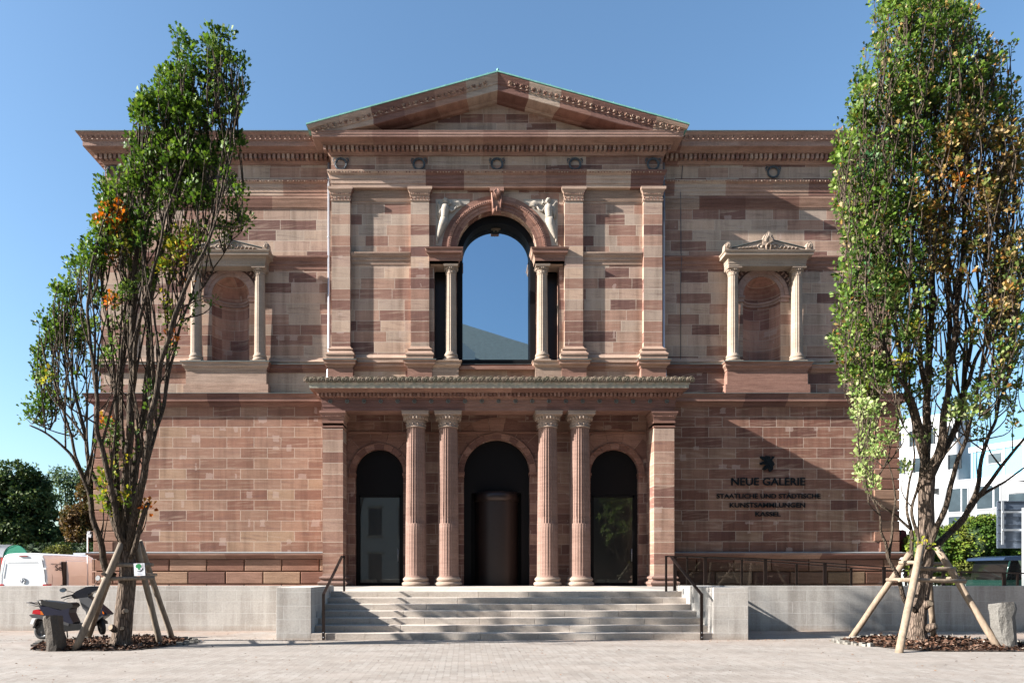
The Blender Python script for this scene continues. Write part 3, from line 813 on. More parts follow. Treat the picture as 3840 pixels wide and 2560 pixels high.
# --- niches with their little temple fronts
for s in (-1, 1):
    cx = XC + s*AED
    mb = MB(); mb.box(cx-1.58, cx+1.58, 26.78, YPOD+.1, 8.5, 9.5); mb.box(cx-1.66, cx+1.66, 26.74, YPOD+.1, 8.55, 8.93)
    mb.molding([(cx-1.58, YPOD), (cx-1.58, 26.78), (cx+1.58, 26.78), (cx+1.58, YPOD)], [(-.05,9.48),(.02,9.48),(.03,9.54),(.08,9.60),(.11,9.63),(.11,9.72),(.15,9.75),(.16,9.79),(-.05,9.815)], 0)
    nch = mb.build("niche_pedestal", M['mold'] if s < 0 else M['moldr'], bld)
    mb = MB(); mb.molding([(cx-1.58, YPOD), (cx-1.58, 26.78), (cx+1.58, 26.78), (cx+1.58, YPOD)], [(-.05,9.83),(.17,9.815),(.17,9.79),(.16,9.79)], 0); mb.build("flashing", M['ledge'], nch)
    mb = MB()
    nz = 16; prof_z = [9.80, 10.2, 11, 12, 12.55]
    vs, fs = [], []
    for z in prof_z:
        for i in range(nz+1):
            a = math.pi*i/nz; vs.append((cx-.75*math.cos(a), YUP+.02+.72*math.sin(a), z))
    for j in range(1, 8):
        t = math.pi/2*j/7
        for i in range(nz+1):
            a = math.pi*i/nz; vs.append((cx-.75*math.cos(a)*math.cos(t), YUP+.02+.72*math.sin(a)*math.cos(t), 12.62+.75*math.sin(t)))
    for j in range(len(vs)//(nz+1)-1):
        for i in range(nz): fs.append((j*(nz+1)+i, j*(nz+1)+i+1, (j+1)*(nz+1)+i+1, (j+1)*(nz+1)+i))
    mb.add(vs, fs, True)
    mb.add([(cx-.76, YUP+.01, 9.80), (cx+.76, YUP+.01, 9.80), (cx+.76, YUP+.75, 9.80), (cx-.76, YUP+.75, 9.80)], [(0,1,2,3)])
    nic = mb.build("niche", M['niche'], bld)
    mb = MB()
    pa = [(cx-.73, 12.5), (cx+.73, 12.5)]
    for i in range(nz):
        a0_, a1_ = math.pi*i/nz, math.pi*(i+1)/nz
        for (r, z0, z1) in ((.70, 12.40, 12.50), (.66, 12.50, 12.58)):
            p = [(cx-r*math.cos(a), YUP+.02+(r-.03)*math.sin(a)) for a in (a0_, a1_)]; p2 = [(cx-.76*math.cos(a), YUP+.02+.73*math.sin(a)) for a in (a1_, a0_)]
            mb.prismz(p+p2, z0, z1)
    for q in (-1, 1):
        x0, x1 = sorted((cx+q*.74, cx+q*1.06)); mb.box(x0-.03, x1+.03, YUP-.10, YUP+.05, 12.50, 12.60); mb.box(x0, x1, YUP-.06, YUP+.05, 12.36, 12.50)
    ring_blocks(mb, cx, 12.62, .755, .90, YUP-.035, YUP+.03, 9, .01); ring_blocks(mb, cx, 12.62, .90, 1.05, YUP-.075, YUP+.03, 9, .01)
    for q in (-1, 1):
        for k in range(7):
            t = R(20+9*k)
            mb.tube([(cx+q*(1.12*math.cos(t)), YUP-.02, 12.62+1.12*math.sin(t)), (cx+q*(1.12*math.cos(t)+.10), YUP-.06, 12.7+1.12*math.sin(t)), (cx+q*(1.1*math.cos(t)+.05), YUP-.03, 12.82+1.08*math.sin(t))], [.03,.045,.012], 5)
    mb.build("niche_archivolt", M['arch'], nic)
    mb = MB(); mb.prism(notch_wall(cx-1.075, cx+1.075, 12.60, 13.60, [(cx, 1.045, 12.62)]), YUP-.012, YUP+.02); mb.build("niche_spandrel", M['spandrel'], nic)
    for q in (-1, 1): column((cx+q*1.262, 27.02), 9.815, 13.58, .215, "niche_column", M['cream'], M['cream'], bld, 16, None, True)
    ew, ey = 1.52, 26.80
    mb = MB(); mb.box(cx-ew+.01, cx+ew-.01, ey+.01, YUP+.05, 13.58, 14.0)
    mb.molding([(cx-ew, YUP), (cx-ew, ey), (cx+ew, ey), (cx+ew, YUP)], [(-.02,13.58),(0,13.58),(0,13.68),(.015,13.685),(.015,13.79),(.03,13.80),(.03,13.85),(.07,13.90),(.09,13.93),(.20,13.94),(.20,14.04),(.24,14.07),(.25,14.11),(-.02,14.13)], 0)
    ent = mb.build("niche_pediment", M['cream'], bld)
    mb = MB()
    mb.prism([(cx-1.62, 14.12), (cx+1.62, 14.12), (cx+1.62, 14.2), (cx, 14.60), (cx-1.62, 14.2)], ey-.06, YUP)
    for q in (-1, 1):
        mb.prism([(cx+q*1.74, 14.12), (cx+q*1.46, 14.12), (cx+q*1.47, 14.33), (cx+q*1.54, 14.45), (cx+q*1.63, 14.47), (cx+q*1.71, 14.38)], ey-.16, ey+.10)
        for k in range(5):
            t = R(-60+30*k); mb.tube([(cx+q*1.6, ey-.17, 14.2), (cx+q*1.6+.1*math.sin(t), ey-.19, 14.2+.2*math.cos(t))], [.012,.022], 5)
    mb.prism([(cx-.22, 14.35), (cx+.22, 14.35), (cx+.215, 14.6), (cx+.13, 14.78), (cx, 14.91), (cx-.13, 14.78), (cx-.215, 14.6)], ey-.12, ey+.08)
    mb.build("acroteria", M['cream'], ent)
    mb = MB()
    for k in range(9):
        t = R(-64+16*k); L = .38-.0016*abs(-64+16*k)*1.5
        mb.tube([(cx, ey-.13, 14.42), (cx+.7*L*math.sin(t), ey-.16, 14.42+.75*L*math.cos(t)), (cx+L*math.sin(t)*.85, ey-.14, 14.42+L*math.cos(t)*1.05)], [.012,.026,.012], 5)
    for q in (-1, 1):
        mb.tube([(cx+q*(.25+.16*math.cos(a)), ey-.075, 14.3+.11*math.sin(a)) for a in [2*math.pi*i/12 for i in range(13)]], .024, 5, cap=False)
        mb.ball((cx+q*.25, ey-.08, 14.3), .06, .05, .06)
        x = .45
        while x < 1.1:
            zz = 14.25 - .09*(x-.45)
            mb.tube([(cx+q*(x-.02), ey-.06, zz-.03), (cx+q*(x+.05), ey-.09, zz+.06), (cx+q*(x+.13), ey-.08, zz+.04), (cx+q*(x+.11), ey-.07, zz-.03)], [.02,.03,.022,.012], 5); x += .15
    mb.tube([(cx-.07, ey-.1, 14.16), (cx-.09, ey-.12, 14.33), (cx+.0, ey-.14, 14.44), (cx+.09, ey-.12, 14.33), (cx+.07, ey-.1, 14.16)], .035, 6)
    mb.build("pediment_relief", M['cream'], ent)
    mb = MB()
    for q in (-1, 1):
        mb.add([(cx, ey-.09, 14.615), (cx+q*1.64, ey-.09, 14.21), (cx+q*1.64, YUP, 14.21), (cx, YUP, 14.615), (cx, ey-.09, 14.635), (cx+q*1.64, ey-.09, 14.23), (cx+q*1.64, YUP, 14.23), (cx, YUP, 14.635)], [(0,1,5,4),(4,5,6,7),(0,3,2,1)])
    mb.build("flashing", M['ledge'], ent)

# --- entrance porch
pp = [(XC-HPO, YLOW+.1), (XC-HPO, YPOR), (XC+HPO, YPOR), (XC+HPO, YLOW+.1)]
mb = MB()
mb.box(XC-HPO+.01, XC+HPO-.01, YPOR+.02, YPOR+.70, 7.575, 8.05)
for s in (-1, 1):
    x0, x1 = sorted((XC+s*(HPO-.01), XC+s*(HPO-.7))); mb.box(x0, x1, YPOR+.71, YLOW+.1, 7.575, 8.05)
mb.box(XC-HPO+.72, XC+HPO-.72, YPOR+.72, YDOOR-.01, 7.75, 8.05)
mb.molding(pp, [(-.02,7.57),(0,7.57),(0,7.705),(.018,7.71),(.018,7.845),(.03,7.85),(.03,7.985),(.05,8.0),(.07,8.05),(-.02,8.06)], 2.6)
ent = mb.build("porch_entablature", M['moldr'], bld)
mb = MB(); mb.molding(pp, [(-.02,8.05),(.08,8.05),(.09,8.07),(.10,8.20),(.21,8.205),(.23,8.23),(.25,8.28),(.40,8.30),(.405,8.31),(-.02,8.31)], 2.6)
mb.build("porch_bed_moulding", M['vous'], bld)
dentils([(XC-HPO-.2,YPOR),(XC+HPO+.2,YPOR)], 8.07, 8.195, .09, .20, .148, .09, "porch_dentils", M['vous'], bld)
dentils([(XC-HPO,YLOW),(XC-HPO,YPOR)], 8.07, 8.195, .09, .20, .148, .09, "porch_dentils", M['vous'], bld)
mb = MB(); mb.molding(pp, [(-.4,8.312),(.40,8.312),(.405,8.44),(.42,8.45),(.44,8.50),(-.4,8.53)], 2.2); mb.box(XC-HPO, XC+HPO, YPOR, YUP, 8.33, 8.515)
crest_c = mb.build("porch_cornice", island("lichen_stone", [(0,(.33,.29,.23)),(1,(.38,.33,.26))], dirt=(.21,.21,.175)), bld)
mb = MB()
def antefix(x, y, z, ax, nn, big):
    ax, nn = Vector(ax), Vector(nn)
    def pt(a, b, d): return Vector((x, y, z)) + ax*a + nn*d + Vector((0,0,b))
    if big:
        rim = [pt(.105*math.cos(t), .085+.115*math.sin(t), .03+.02*math.sin(t)) for t in [R(-50+280*i/12) for i in range(13)]]
        mb.tube(rim, .018, 5)
        mb.add([pt(.09*math.cos(t), .085+.10*math.sin(t), .0+.02*math.sin(t)) for t in [2*math.pi*i/10 for i in range(10)]], [list(range(10))])
        for k in range(5):
            t = R(-60+30*k); mb.tube([pt(0,.0,.02), pt(.075*math.sin(t), .02+.13*math.cos(t), .05)], [.01,.018], 4)
    else:
        for k in range(3):
            t = R(-40+40*k); mb.tube([pt(0,-.03,.02), pt(.05*math.sin(t), .09*math.cos(t), .045), pt(.08*math.sin(t), .03+.16*math.cos(t), .05)], [.015,.022,.01], 4)
n = 48
for k in range(n+1):
    x = XC-7.03+14.06*k/n
    antefix(x, YPOR-.43, 8.51, (1,0,0), (0,-1,0), True)
    if k < n: antefix(x+.1465, YPOR-.43, 8.51, (1,0,0), (0,-1,0), False)
for s in (-1, 1):
    for k in range(6): antefix(XC+s*7.0, YPOR-.2+k*.293, 8.51, (0,1,0), (s,0,0), True)
mb.molding(pp, [(.38,8.48),(.44,8.50),(.46,8.53),(.44,8.70),(.40,8.70),(.38,8.52)], 3)
mb.build("antefix_crest", M['mossy'], bld)
mb = MB()
for k in range(21):
    x = XC-6.25+12.5*k/20
    mb.tube([(x+.062*math.cos(a), YPOR-.045, 7.915+.062*math.sin(a)) for a in [2*math.pi*i/12 for i in range(13)]], .016, 5, cap=False)
    mb.ball((x, YPOR-.045, 7.915), .025, .03, .025, 6, 4)
mb.build("rosettes", plain("bronze_rosette", (.12,.14,.13), .5, .5, .3, 20), ent)
for s in (-1, 1):
    x0, x1 = sorted((XC+s*HPO, XC+s*(HPO-.765)))
    mb = MB(); mb.box(x0+.005, x1-.005, YPOR+.01, YPOR+.74, 1.04, 7.3); an = mb.build("corner_pillar", M['anta'], bld)
    path = [(x0+.005, YPOR+.74), (x0+.005, YPOR+.01), (x1-.005, YPOR+.01), (x1-.005, YPOR+.74), (x0+.005, YPOR+.74)]
    mb = MB(); mb.molding(path, [(-.1,6.95),(.02,6.95),(.03,7.0),(.0,7.02),(.0,7.10),(.03,7.12),(.035,7.16),(.01,7.18),(.02,7.26),(.06,7.36),(.07,7.40),(.08,7.43),(.11,7.48),(.11,7.565),(-.1,7.57)], 0)
    bead_row(mb, x0, x1, YPOR-.05, 7.37, .07, .025); mb.build("capital", M['moldr'], an)
    mb = MB(); mb.molding(path, [(-.1,1.03),(.12,1.03),(.12,1.09),(.16,1.13),(.17,1.18),(.14,1.22),(.08,1.24),(.06,1.29),(.08,1.32),(.12,1.34),(.12,1.38),(.09,1.41),(.02,1.43),(.0,1.50),(-.1,1.5)], 0); mb.build("base", M['colm'], an)
    x0, x1 = sorted((XC+s*(HPO-.06), XC+s*(HPO-.70)))
    mb = MB(); mb.box(x0, x1, YPOR+.75, YLOW+.05, 1.0, 7.574); mb.build("porch_side_wall", M['port'], bld)
for x in (-3.10, -1.88, 1.88, 3.10):
    column((XC+x, YPOR+.43), 1.05, 7.57, .40, "porch_column", M['colm'], M['colcap'], bld, 24, 2.35, False, False)
mb = MB(); mb.prism(notch_wall(XC-HPO+.65, XC+HPO-.65, 1.0, 7.75, [(XC-4.6, .94, 5.435), (XC, 1.29, 5.48), (XC+4.6, .94, 5.435)]), YDOOR, YDOOR+.62)
mb.build("entrance_wall", M['port'], bld)
mb = MB(); mb.box(XC-HPO, XC+HPO, YDOOR+.75, YDOOR+.9, 1.0, 7.75); mb.build("inner_wall", M['black'], bld)
mb = MB()
for cx, r, z in ((-4.6,.94,5.435),(0,1.29,5.48),(4.6,.94,5.435)):
    ring_blocks(mb, XC+cx, z, r, r+.20, YDOOR-.05, YDOOR+.05, 9 if r < 1 else 13, .012)
    ring_blocks(mb, XC+cx, z, r+.20, r+.23, YDOOR-.075, YDOOR+.05, 9 if r < 1 else 13, .012)
    ring_blocks(mb, XC+cx, z, r+.235, r+.80 if r < 1 else r+.85, YDOOR-.012, YDOOR+.02, 5 if r < 1 else 7, .022, R(25), R(155))
    for q in (-1, 1):
        x0, x1 = sorted((XC+cx+q*(r-.03), XC+cx+q*(r+.26)))
        mb.box(x0, x1, YDOOR-.09, YDOOR+.3, z-.09, z); mb.box(x0+.02, x1-.02, YDOOR-.06, YDOOR+.3, z-.17, z-.09)
mb.molding([(XC-5.8, YDOOR), (XC+5.8, YDOOR)], [(-.02,6.98),(.03,6.98),(.05,7.02),(.05,7.06),(-.02,7.07)], 1.5)
mb.build("door_arches", M['vous'], bld)
# doors
for cx, r, sp in ((-4.6,.94,5.435),(4.6,.94,5.435)):
    cx += XC
    mb = MB(); y = YDOOR+.22
    zt0 = 4.62
    mb.prism([(cx-r, zt0)] + arc(cx, sp, r, math.pi, 0, 24) + [(cx+r, zt0)], y, y+.06)
    for q in (-1, 1):
        x0, x1 = sorted((cx+q*r, cx+q*(r-.10))); mb.box(x0, x1, y-.02, y+.1, 1.05, zt0)
        x0, x1 = sorted((cx+q*(r-.10), cx+q*(r-.17))); mb.box(x0, x1, y+.0, y+.08, 1.10, zt0-.02)
    mb.box(cx-r+.1, cx+r-.1, y-.0, y+.08, 1.055, 1.16); mb.box(cx-r+.1, cx+r-.1, y, y+.08, zt0-.10, zt0-.01)
    d = mb.build("glass_door", M['black'], bld)
    mb = MB(); mb.add([(cx-r+.16, y+.04, 1.15), (cx+r-.16, y+.04, 1.15), (cx+r-.16, y+.04, zt0-.1), (cx-r+.16, y+.04, zt0-.1)], [(0,1,2,3)]); mb.build("pane", M['doorglass'], d)
    mb = MB(); mb.tube([(cx+r-.22, y-.05, 2.0), (cx+r-.22, y-.05, 2.5)], .015, 6); mb.build("handle", M['pipe'], d)
mb = MB(); y = YDOOR+.30
mb.prism([(XC-1.29, 4.70)] + arc(XC, 5.48, 1.29, math.pi, 0, 28) + [(XC+1.29, 4.70)], y, y+.05)
mb.box(XC-1.29, XC-1.0, y, y+.06, 1.05, 4.70); mb.box(XC+.98, XC+1.29, y, y+.06, 1.05, 4.70)
d = mb.build("drum_door", M['black'], bld)
mb = MB(); mb.lathe([(.86, 1.06), (.86, 4.36)], (XC+.02, y+.35, 0), 48); mb.build("drum", M['drum'], d)
mb = MB(); mb.lathe([(.3, 4.36), (.89, 4.36), (.91, 4.37), (.91, 4.72), (.3, 4.73)], (XC+.02, y+.35, 0), 48); mb.build("drum_header", plain("header_bronze", (.04,.028,.026), .35, .6), d)

# rainwater pipes
for s in (-1, 1):
    x = XC + s*6.66
    mb = MB(); mb.tube([(x, YUP-.11, 17.85), (x, YUP-.11, 9.9), (x, YUP-.30, 9.55), (x, YUP-.45, 8.62)], .058, 10)
    for z in (17.2, 14.9, 12.6, 10.4): mb.lathe([(.058,-.02),(.07,-.02),(.07,.02),(.058,.02)], (x, YUP-.11, z), 10)
    mb.build("rainwater_pipe", M['pipe'], bld)
mb = MB(); mb.tube([(XC+7.45, YUP-.03, 17.8), (XC+7.36, YUP-.04, 16.9), (XC+7.38, YUP-.03, 14.3), (XC+7.37, YUP-.17, 14.05), (XC+7.37, YUP-.03, 13.5), (XC+7.36, YUP-.04, 9.8)], .012, 5); mb.build("lightning_wire", M['bronze'], bld)

# --- raised lettering on the right wing
let = thing("wall_lettering", "dark metal letters reading NEUE GALERIE under a small lion emblem, on the shaded wall", "sign", (PX(2879, YLOW), YLOW-.05, 4.5))
def fit_text(txt, x0, x1, y0, y1):
    me = text_mesh(txt, 1.0, depth=.012, bold=.015)
    vs = np.array([v.co[:] for v in me.vertices])
    X0, X1, Z0, Z1 = PX(x0, YLOW), PX(x1, YLOW), PZ(y1, YLOW), PZ(y0, YLOW)
    has = 'Ä' in txt
    top = vs[:,1].max(); 
    capt = .73 if not has else .73
    b0 = 0.0
    sx = (X1-X0)/(vs[:,0].max()-vs[:,0].min()); sz = (Z1-Z0)/capt
    for v in me.vertices:
        v.co = Vector(((v.co.x-vs[:,0].min())*sx + X0, YLOW-.04 - v.co.z*1.2, (v.co.y-b0)*sz + Z0)) - ORG[let.name]
    link_mesh("text_line", me, M['letter'], let)
fit_text("NEUE GALERIE", 2741, 3017.6, 1790, 1818.8)
fit_text("STAATLICHE UND STÄDTISCHE", 2686, 3074.7, 1850.4, 1867.8)
fit_text("KUNSTSAMMLUNGEN", 2735, 3017.6, 1884, 1902)
fit_text("KASSEL", 2831, 2925.7, 1917.8, 1935)
lion = [(5,15),(25,5),(45,15),(60,10),(70,30),(80,35),(90,10),(110,0),(150,0),(180,8),(195,30),(185,55),(205,45),(225,25),(220,5),(245,10),(268,5),(262,35),(240,55),(225,75),(235,100),(255,120),(268,150),(255,180),(235,190),(245,215),(240,250),(215,265),(205,290),(175,288),(165,265),(160,240),(135,225),(120,245),(90,260),(60,255),(45,235),(65,225),(70,200),(90,190),(110,170),(75,150),(50,155),(30,165),(10,160),(0,145),(5,125),(30,120),(60,100),(95,95),(70,80),(50,75),(40,55),(20,50),(10,35)]
mb = MB(); mb.prism([(PX(2640+(1015+u)/4.9, YLOW), PZ(1680+(145+v)/4.9, YLOW)) for u, v in lion], YLOW-.075, YLOW-.02)
for pts in ([(110,60),(130,120),(180,170),(200,230)], [(60,130),(120,110),(170,110)], [(215,70),(225,120),(235,160)], [(110,20),(140,40),(160,20)], [(80,230),(130,200),(160,180)]):
    mb.tube([(PX(2640+(1015+u)/4.9, YLOW), YLOW-.08, PZ(1680+(145+v)/4.9, YLOW)) for u, v in pts], .016, 5)
mb.build("lion_emblem", M['letter'], let)
# ------------------------------------------------------------------ ground
def paving():
    t = NT("plaza_pavers")
    g = t.n("NewGeometry"); pos = g.outputs["Position"]
    sp = t.n("SeparateXYZ"); t.l(pos, sp.inputs[0]); X, Y, Z = sp.outputs
    tri = t.math('PINGPONG', t.math('DIVIDE', Y, .056), 1.0)
    fine = t.noise(pos, 60, 4, .7)
    uu = t.math('ADD', t.math('DIVIDE', X, .108), t.math('MULTIPLY', tri, .16)); col = t.math('FLOOR', uu); fu = t.math('SUBTRACT', uu, col)
    vv = t.math('ADD', t.math('DIVIDE', Y, .224), t.math('MULTIPLY', col, .5)); row = t.math('FLOOR', vv); fv = t.math('SUBTRACT', vv, row)
    w3 = t.n("TexWhiteNoise", noise_dimensions='3D'); t.l(t.vec(col, row, .3), w3.inputs["Vector"])
    base = t.ramp(w3.outputs[0], [(0,(.222,.195,.172)),(.5,(.25,.224,.20)),(1,(.272,.248,.224))])
    gx = t.math('MULTIPLY', t.math('LESS_THAN', fu, .15), t.ramp(t.noise(pos, 9, 3), [(.42,(0,0,0)),(.6,(1,1,1))]))
    gap = t.math('MAXIMUM', gx, t.math('MULTIPLY', t.math('LESS_THAN', fv, .06), .45))
    base = t.mix(t.math('MULTIPLY', gap, .55), base, (.10,.08,.066))
    sand = t.ramp(t.noise(pos, .8, 5, .65), [(.42,(0,0,0)),(.62,(1,1,1))])
    base = t.mix(t.math('MULTIPLY', sand, .5), base, (.262,.228,.20))
    red = t.math('MULTIPLY', t.ramp(t.noise(pos, .35, 4, .6), [(.4,(0,0,0)),(.65,(1,1,1))]), t.math('SMOOTH_MIN', 1.0, t.math('MAXIMUM', 0.0, t.math('SUBTRACT', t.math('MULTIPLY', Y, .3), 4.2)), .2))
    base = t.mix(t.math('MULTIPLY', red, .6), base, (.27,.175,.125))
    base = t.mix(1.0, base, t.ramp(fine, [(.3,(.82,.82,.82)),(.7,(1.14,1.14,1.14))]), 'MULTIPLY')
    st = t.n("Mapping"); t.l(pos, st.inputs[0]); st.inputs["Scale"].default_value = (.5, 1.6, 1); st.inputs["Rotation"].default_value = (0,0,.15)
    base = t.mix(1.0, base, t.ramp(t.noise(st.outputs[0], 1.1, 5, .65), [(.35,(.86,.855,.85)),(.6,(1.05,1.05,1.05))]), 'MULTIPLY')
    t.l(base, t.b.inputs["Base Color"]); t.b.inputs["Roughness"].default_value = .95; t.b.inputs["Specular IOR Level"].default_value = .2
    t.bump(t.math('SUBTRACT', t.math('MULTIPLY', fine, .4), t.math('MULTIPLY', gap, .8)), .5, .01)
    return t.m
mb = MB(); mb.add([(-700,-700,0),(700,-700,0),(700,1200,0),(-700,1200,0)], [(0,1,2,3)])
tag(mb.build("ground", paving(), None, False), kind="structure")
asph = plain("asphalt", (.05,.05,.052), .9, 0, .25, 30, .2, .4)
mb = MB(); mb.box(-300, -15.9, 20.5, 300, -.2, .35); tag(mb.build("street", asph), kind="structure")
mb = MB(); mb.box(17.5, 300, 23.4, 300, -.2, .30); tag(mb.build("side_street", asph), kind="structure")
terr = plain("terrace_slabs", (.27,.25,.225), .85, 0, .12, 5, .3, .2)
mb = MB(); mb.box(-15.8, -3.56, 18.56, 27.2, -.1, 1.045); mb.box(5.75, 8.2, 18.56, 27.2, -.1, 1.045); tag(mb.build("terrace", terr), kind="structure")
# the ramp falls away to the right behind the wall
mb = MB(); mb.prism([(8.2,-.1),(8.2,1.045),(14.6,.72),(40,.70),(40,-.1)], 18.56, 23.3); mb.box(8.2, 40, 23.3, 27.2, -.1, .75)
tag(mb.build("ramp", terr), kind="structure")
# scattered dry leaves and grit on the paving
def litter():
    n = 1500
    x = rng.uniform(-14, 14, n); y = np.where(rng.random(n) < .35, rng.normal(15.6, .12, n), rng.uniform(9.5, 18, n))
    keep = ~((x > -4.4) & (x < 6.6) & (y > 15.7))
    x, y = x[keep], y[keep]; n = len(x)
    vs, fs = [], []
    for i in range(n):
        s = rng.uniform(.008, .03); a = rng.uniform(0, 6.28); h = rng.uniform(.0, .012)
        c, d = math.cos(a)*s, math.sin(a)*s
        k = len(vs); vs += [(x[i]-c,y[i]-d,.006),(x[i]+d*.5,y[i]-c*.5,.008+h),(x[i]+c,y[i]+d,.008+h*.5),(x[i]-d*.5,y[i]+c*.5,.006)]; fs.append((k,k+1,k+2,k+3))
    me = bpy.data.meshes.new("leaf_litter"); me.from_pydata(vs, [], fs); me.update()
    o = link_mesh("leaf_litter", me, plain("dry_leaf", (.17,.10,.06), .9, 0, .4, 3), None); tag(o, kind="stuff")
litter()

# ------------------------------------------------------------------ steps, walls, railings
X0, X1, YS, RI, TR = -3.546, 5.735, 15.74, .15, .389
st = thing("entrance_staircase", "wide flight of seven pale stone steps up to the porch", "staircase", ((X0+X1)/2, YS, 0))
for k in range(7):
    mb = MB(); y0 = YS + k*TR; z1 = RI*(k+1)
    xs = [X0]; x = X0 + (0.7 if k % 2 else 1.25)
    while x < X1-.4: xs.append(x); x += 1.33
    xs.append(X1)
    for a, b in zip(xs, xs[1:]):
        mb.bbox(a+.002, b-.002, y0, y0+TR+.05, z1-RI-.02 if k else -.05, z1, .008)
    mb.build("step", M['step'], st)
mb = MB()
ys = [YS+6*TR+TR, 19.6, 21.1, 22.6, 24.1, 25.6, 27.3]
for i in range(len(ys)-1):
    x = X0 if i == 0 else X0
    while x < X1:
        b = min(X1, x+1.5); mb.box(x+.004, b-.004, ys[i]+.004, ys[i+1]-.004, .8, 1.05); x += 1.5
mb.box(X0, X1, YS+7*TR+.01, 27.2, -.1, 1.03); mb.box(X0, X1, YS+.5, YS+7*TR, -.1, .03)
mb.build("landing", M['step'], st)

def wall_light(mb, x, s, y, z):
    mb.box(min(x, x+s*.006), max(x, x+s*.006), y-.055, y+.055, z-.075, z+.075)
for s, xa, xb, lab, lab2 in ((-1, -4.351, X0, "pale stone block wall left of the steps, end face in shade", "long pale stone block wall behind the parked scooter"), (1, X1, 6.535, "pale stone block wall right of the steps, inner face sunlit", "long pale stone block wall below the ramp railing at right")):
    t = thing("stair_wall", lab, "wall", ((xa+xb)/2, YS, 0))
    mb = MB(); mb.box(xa, xb, YS, 18.40, -.1, 1.205); mb.build("wall_body", M['white_stone'], t, bevel=.006)
    xi = xb if s < 0 else xa
    for y, z in ((YS+.62, .55), (YS+1.42, .86), (YS+2.15, 1.06)):
        mb = MB(); wall_light(mb, xi, -s, y, z); mb.build("step_light", plain("step_light_frame", (.20,.20,.20), .5, .4), t)
    t = thing("long_wall", lab2, "wall", (s*12, 18.2, 0))
    mb = MB()
    if s < 0: mb.box(-45, xa+.01-.02, 18.2, 18.55, -.1, 1.195); mb.box(xa-.2, xb-.01, 18.41, 18.55, -.1, 1.195)
    else: mb.box(xb+.01, 45, 18.2, 18.55, -.1, 1.195); mb.box(xa+.01, xb+.2, 18.41, 18.55, -.1, 1.195)
    mb.build("wall_body", M['white_stone'], t)

def flat_bar(mb, a, b, wd, th):
    # rectangular bar from a to b lying in a plane of constant x
    a, b = Vector(a), Vector(b); d = (b-a).normalized(); n = Vector((1,0,0)); u = n.cross(d).normalized()
    mb.obox((a+b)/2, n*wd/2, u*th/2, (b-a)/2)
def handrail(name, lab, xl, xu):
    # lower post in front of the first step, upper post on the landing edge
    t = thing(name, lab, "handrail", (xl, YS-.03, 0))
    mb = MB(); flat_bar(mb, (xl, YS-.03, .0), (xl, YS-.03, 1.055), .065, .03); p = mb.build("post", M['brown'], t)
    mb = MB()
    for z in (.06, .17): mb.lathe([(0,0),(.014,0)], (xl, YS-.047, z), 8); mb.ball((xl, YS-.047, z), .013, .006, .013, 6, 4)
    mb.build("bolt", M['pipe'], p)
    yu = YS+6*TR+.06
    mb = MB(); flat_bar(mb, (xu, yu, 1.0), (xu, yu, 1.975), .055, .03); mb.build("post", M['brown'], t)
    mb = MB(); flat_bar(mb, (xl, YS-.045, 1.04), (xl, yu-.05, 1.985), .065, .03); flat_bar(mb, (xl, yu-.06, 1.985), (xl, yu+.25, 1.985), .065, .03)
    if abs(xu-xl) > .03: mb.box(min(xl,xu)-.03, max(xl,xu)+.03, yu-.02, yu+.03, 1.965, 1.998)
    mb.build("rail", M['brown'], t)
hlx = PX(1020+846/4.355, YS)
handrail("stair_handrail", "dark metal handrail on the left edge of the steps, beside the shaded wall", hlx, PX(1020+1172/4.355, YS+6*TR))
hrx = PX(2440+824/4.355, YS)
handrail("stair_handrail", "dark metal handrail on the right edge of the steps, beside the sunlit wall", hrx, PX(2440+263/4.355, YS+6*TR))

# ramp railings: posts, glass panels and a sloping top rail
def ramp_rail(lab, Y, xs, rail, pw, glass=True):
    t = thing("ramp_railing", lab, "railing", (PX(xs[0], Y), Y, .9), "railings along the ramp")
    pts = [P(x, y, Y) for x, y in rail]
    def zr(X):
        for a, b in zip(pts, pts[1:]):
            if X <= b.x: return a.z + (b.z-a.z)*(X-a.x)/(b.x-a.x)
        return pts[-1].z
    mb = MB()
    for a, b in zip(pts, pts[1:]): mb.obox((a+b)/2, (b-a)/2, (0,.03,0), (0,0,.016))
    mb.build("top_rail", M['brown'], t)
    pxs = [PX(x, Y) for x in xs]
    for X in pxs:
        mb = MB(); mb.box(X-pw/2, X+pw/2, Y-.02, Y+.02, .6, zr(X)-.017); mb.build("post", M['brown'], t)
    if glass:
        for a, b in zip(pxs, pxs[1:]):
            mb = MB(); a2, b2 = a+pw/2+.03, b-pw/2-.03
            mb.add([(a2, Y, .72), (b2, Y, .72), (b2, Y, zr(b2)-.12), (a2, Y, zr(a2)-.12)], [(0,1,2,3)]); mb.build("glass_panel", M['railglass'], t)
ramp_rail("dark metal railing with glass panels directly behind the pale wall, sloping along the ramp", 19.0, [2531, 2645, 2870, 3093, 3315, 3538, 3765, 3990], [(2500,2084),(2650,2087),(2865,2094),(3315,2125),(3538,2141),(3840,2148),(4100,2150)], .09)
ramp_rail("dark metal railing with slimmer posts, between the ramp and the shaded gallery wall", 20.9, [2577, 2782, 2987, 3192, 3397, 3604, 3816], [(2533,2086),(2580,2087),(2782,2097),(3192,2128),(3397,2141),(3840,2149),(4000,2150)], .06)
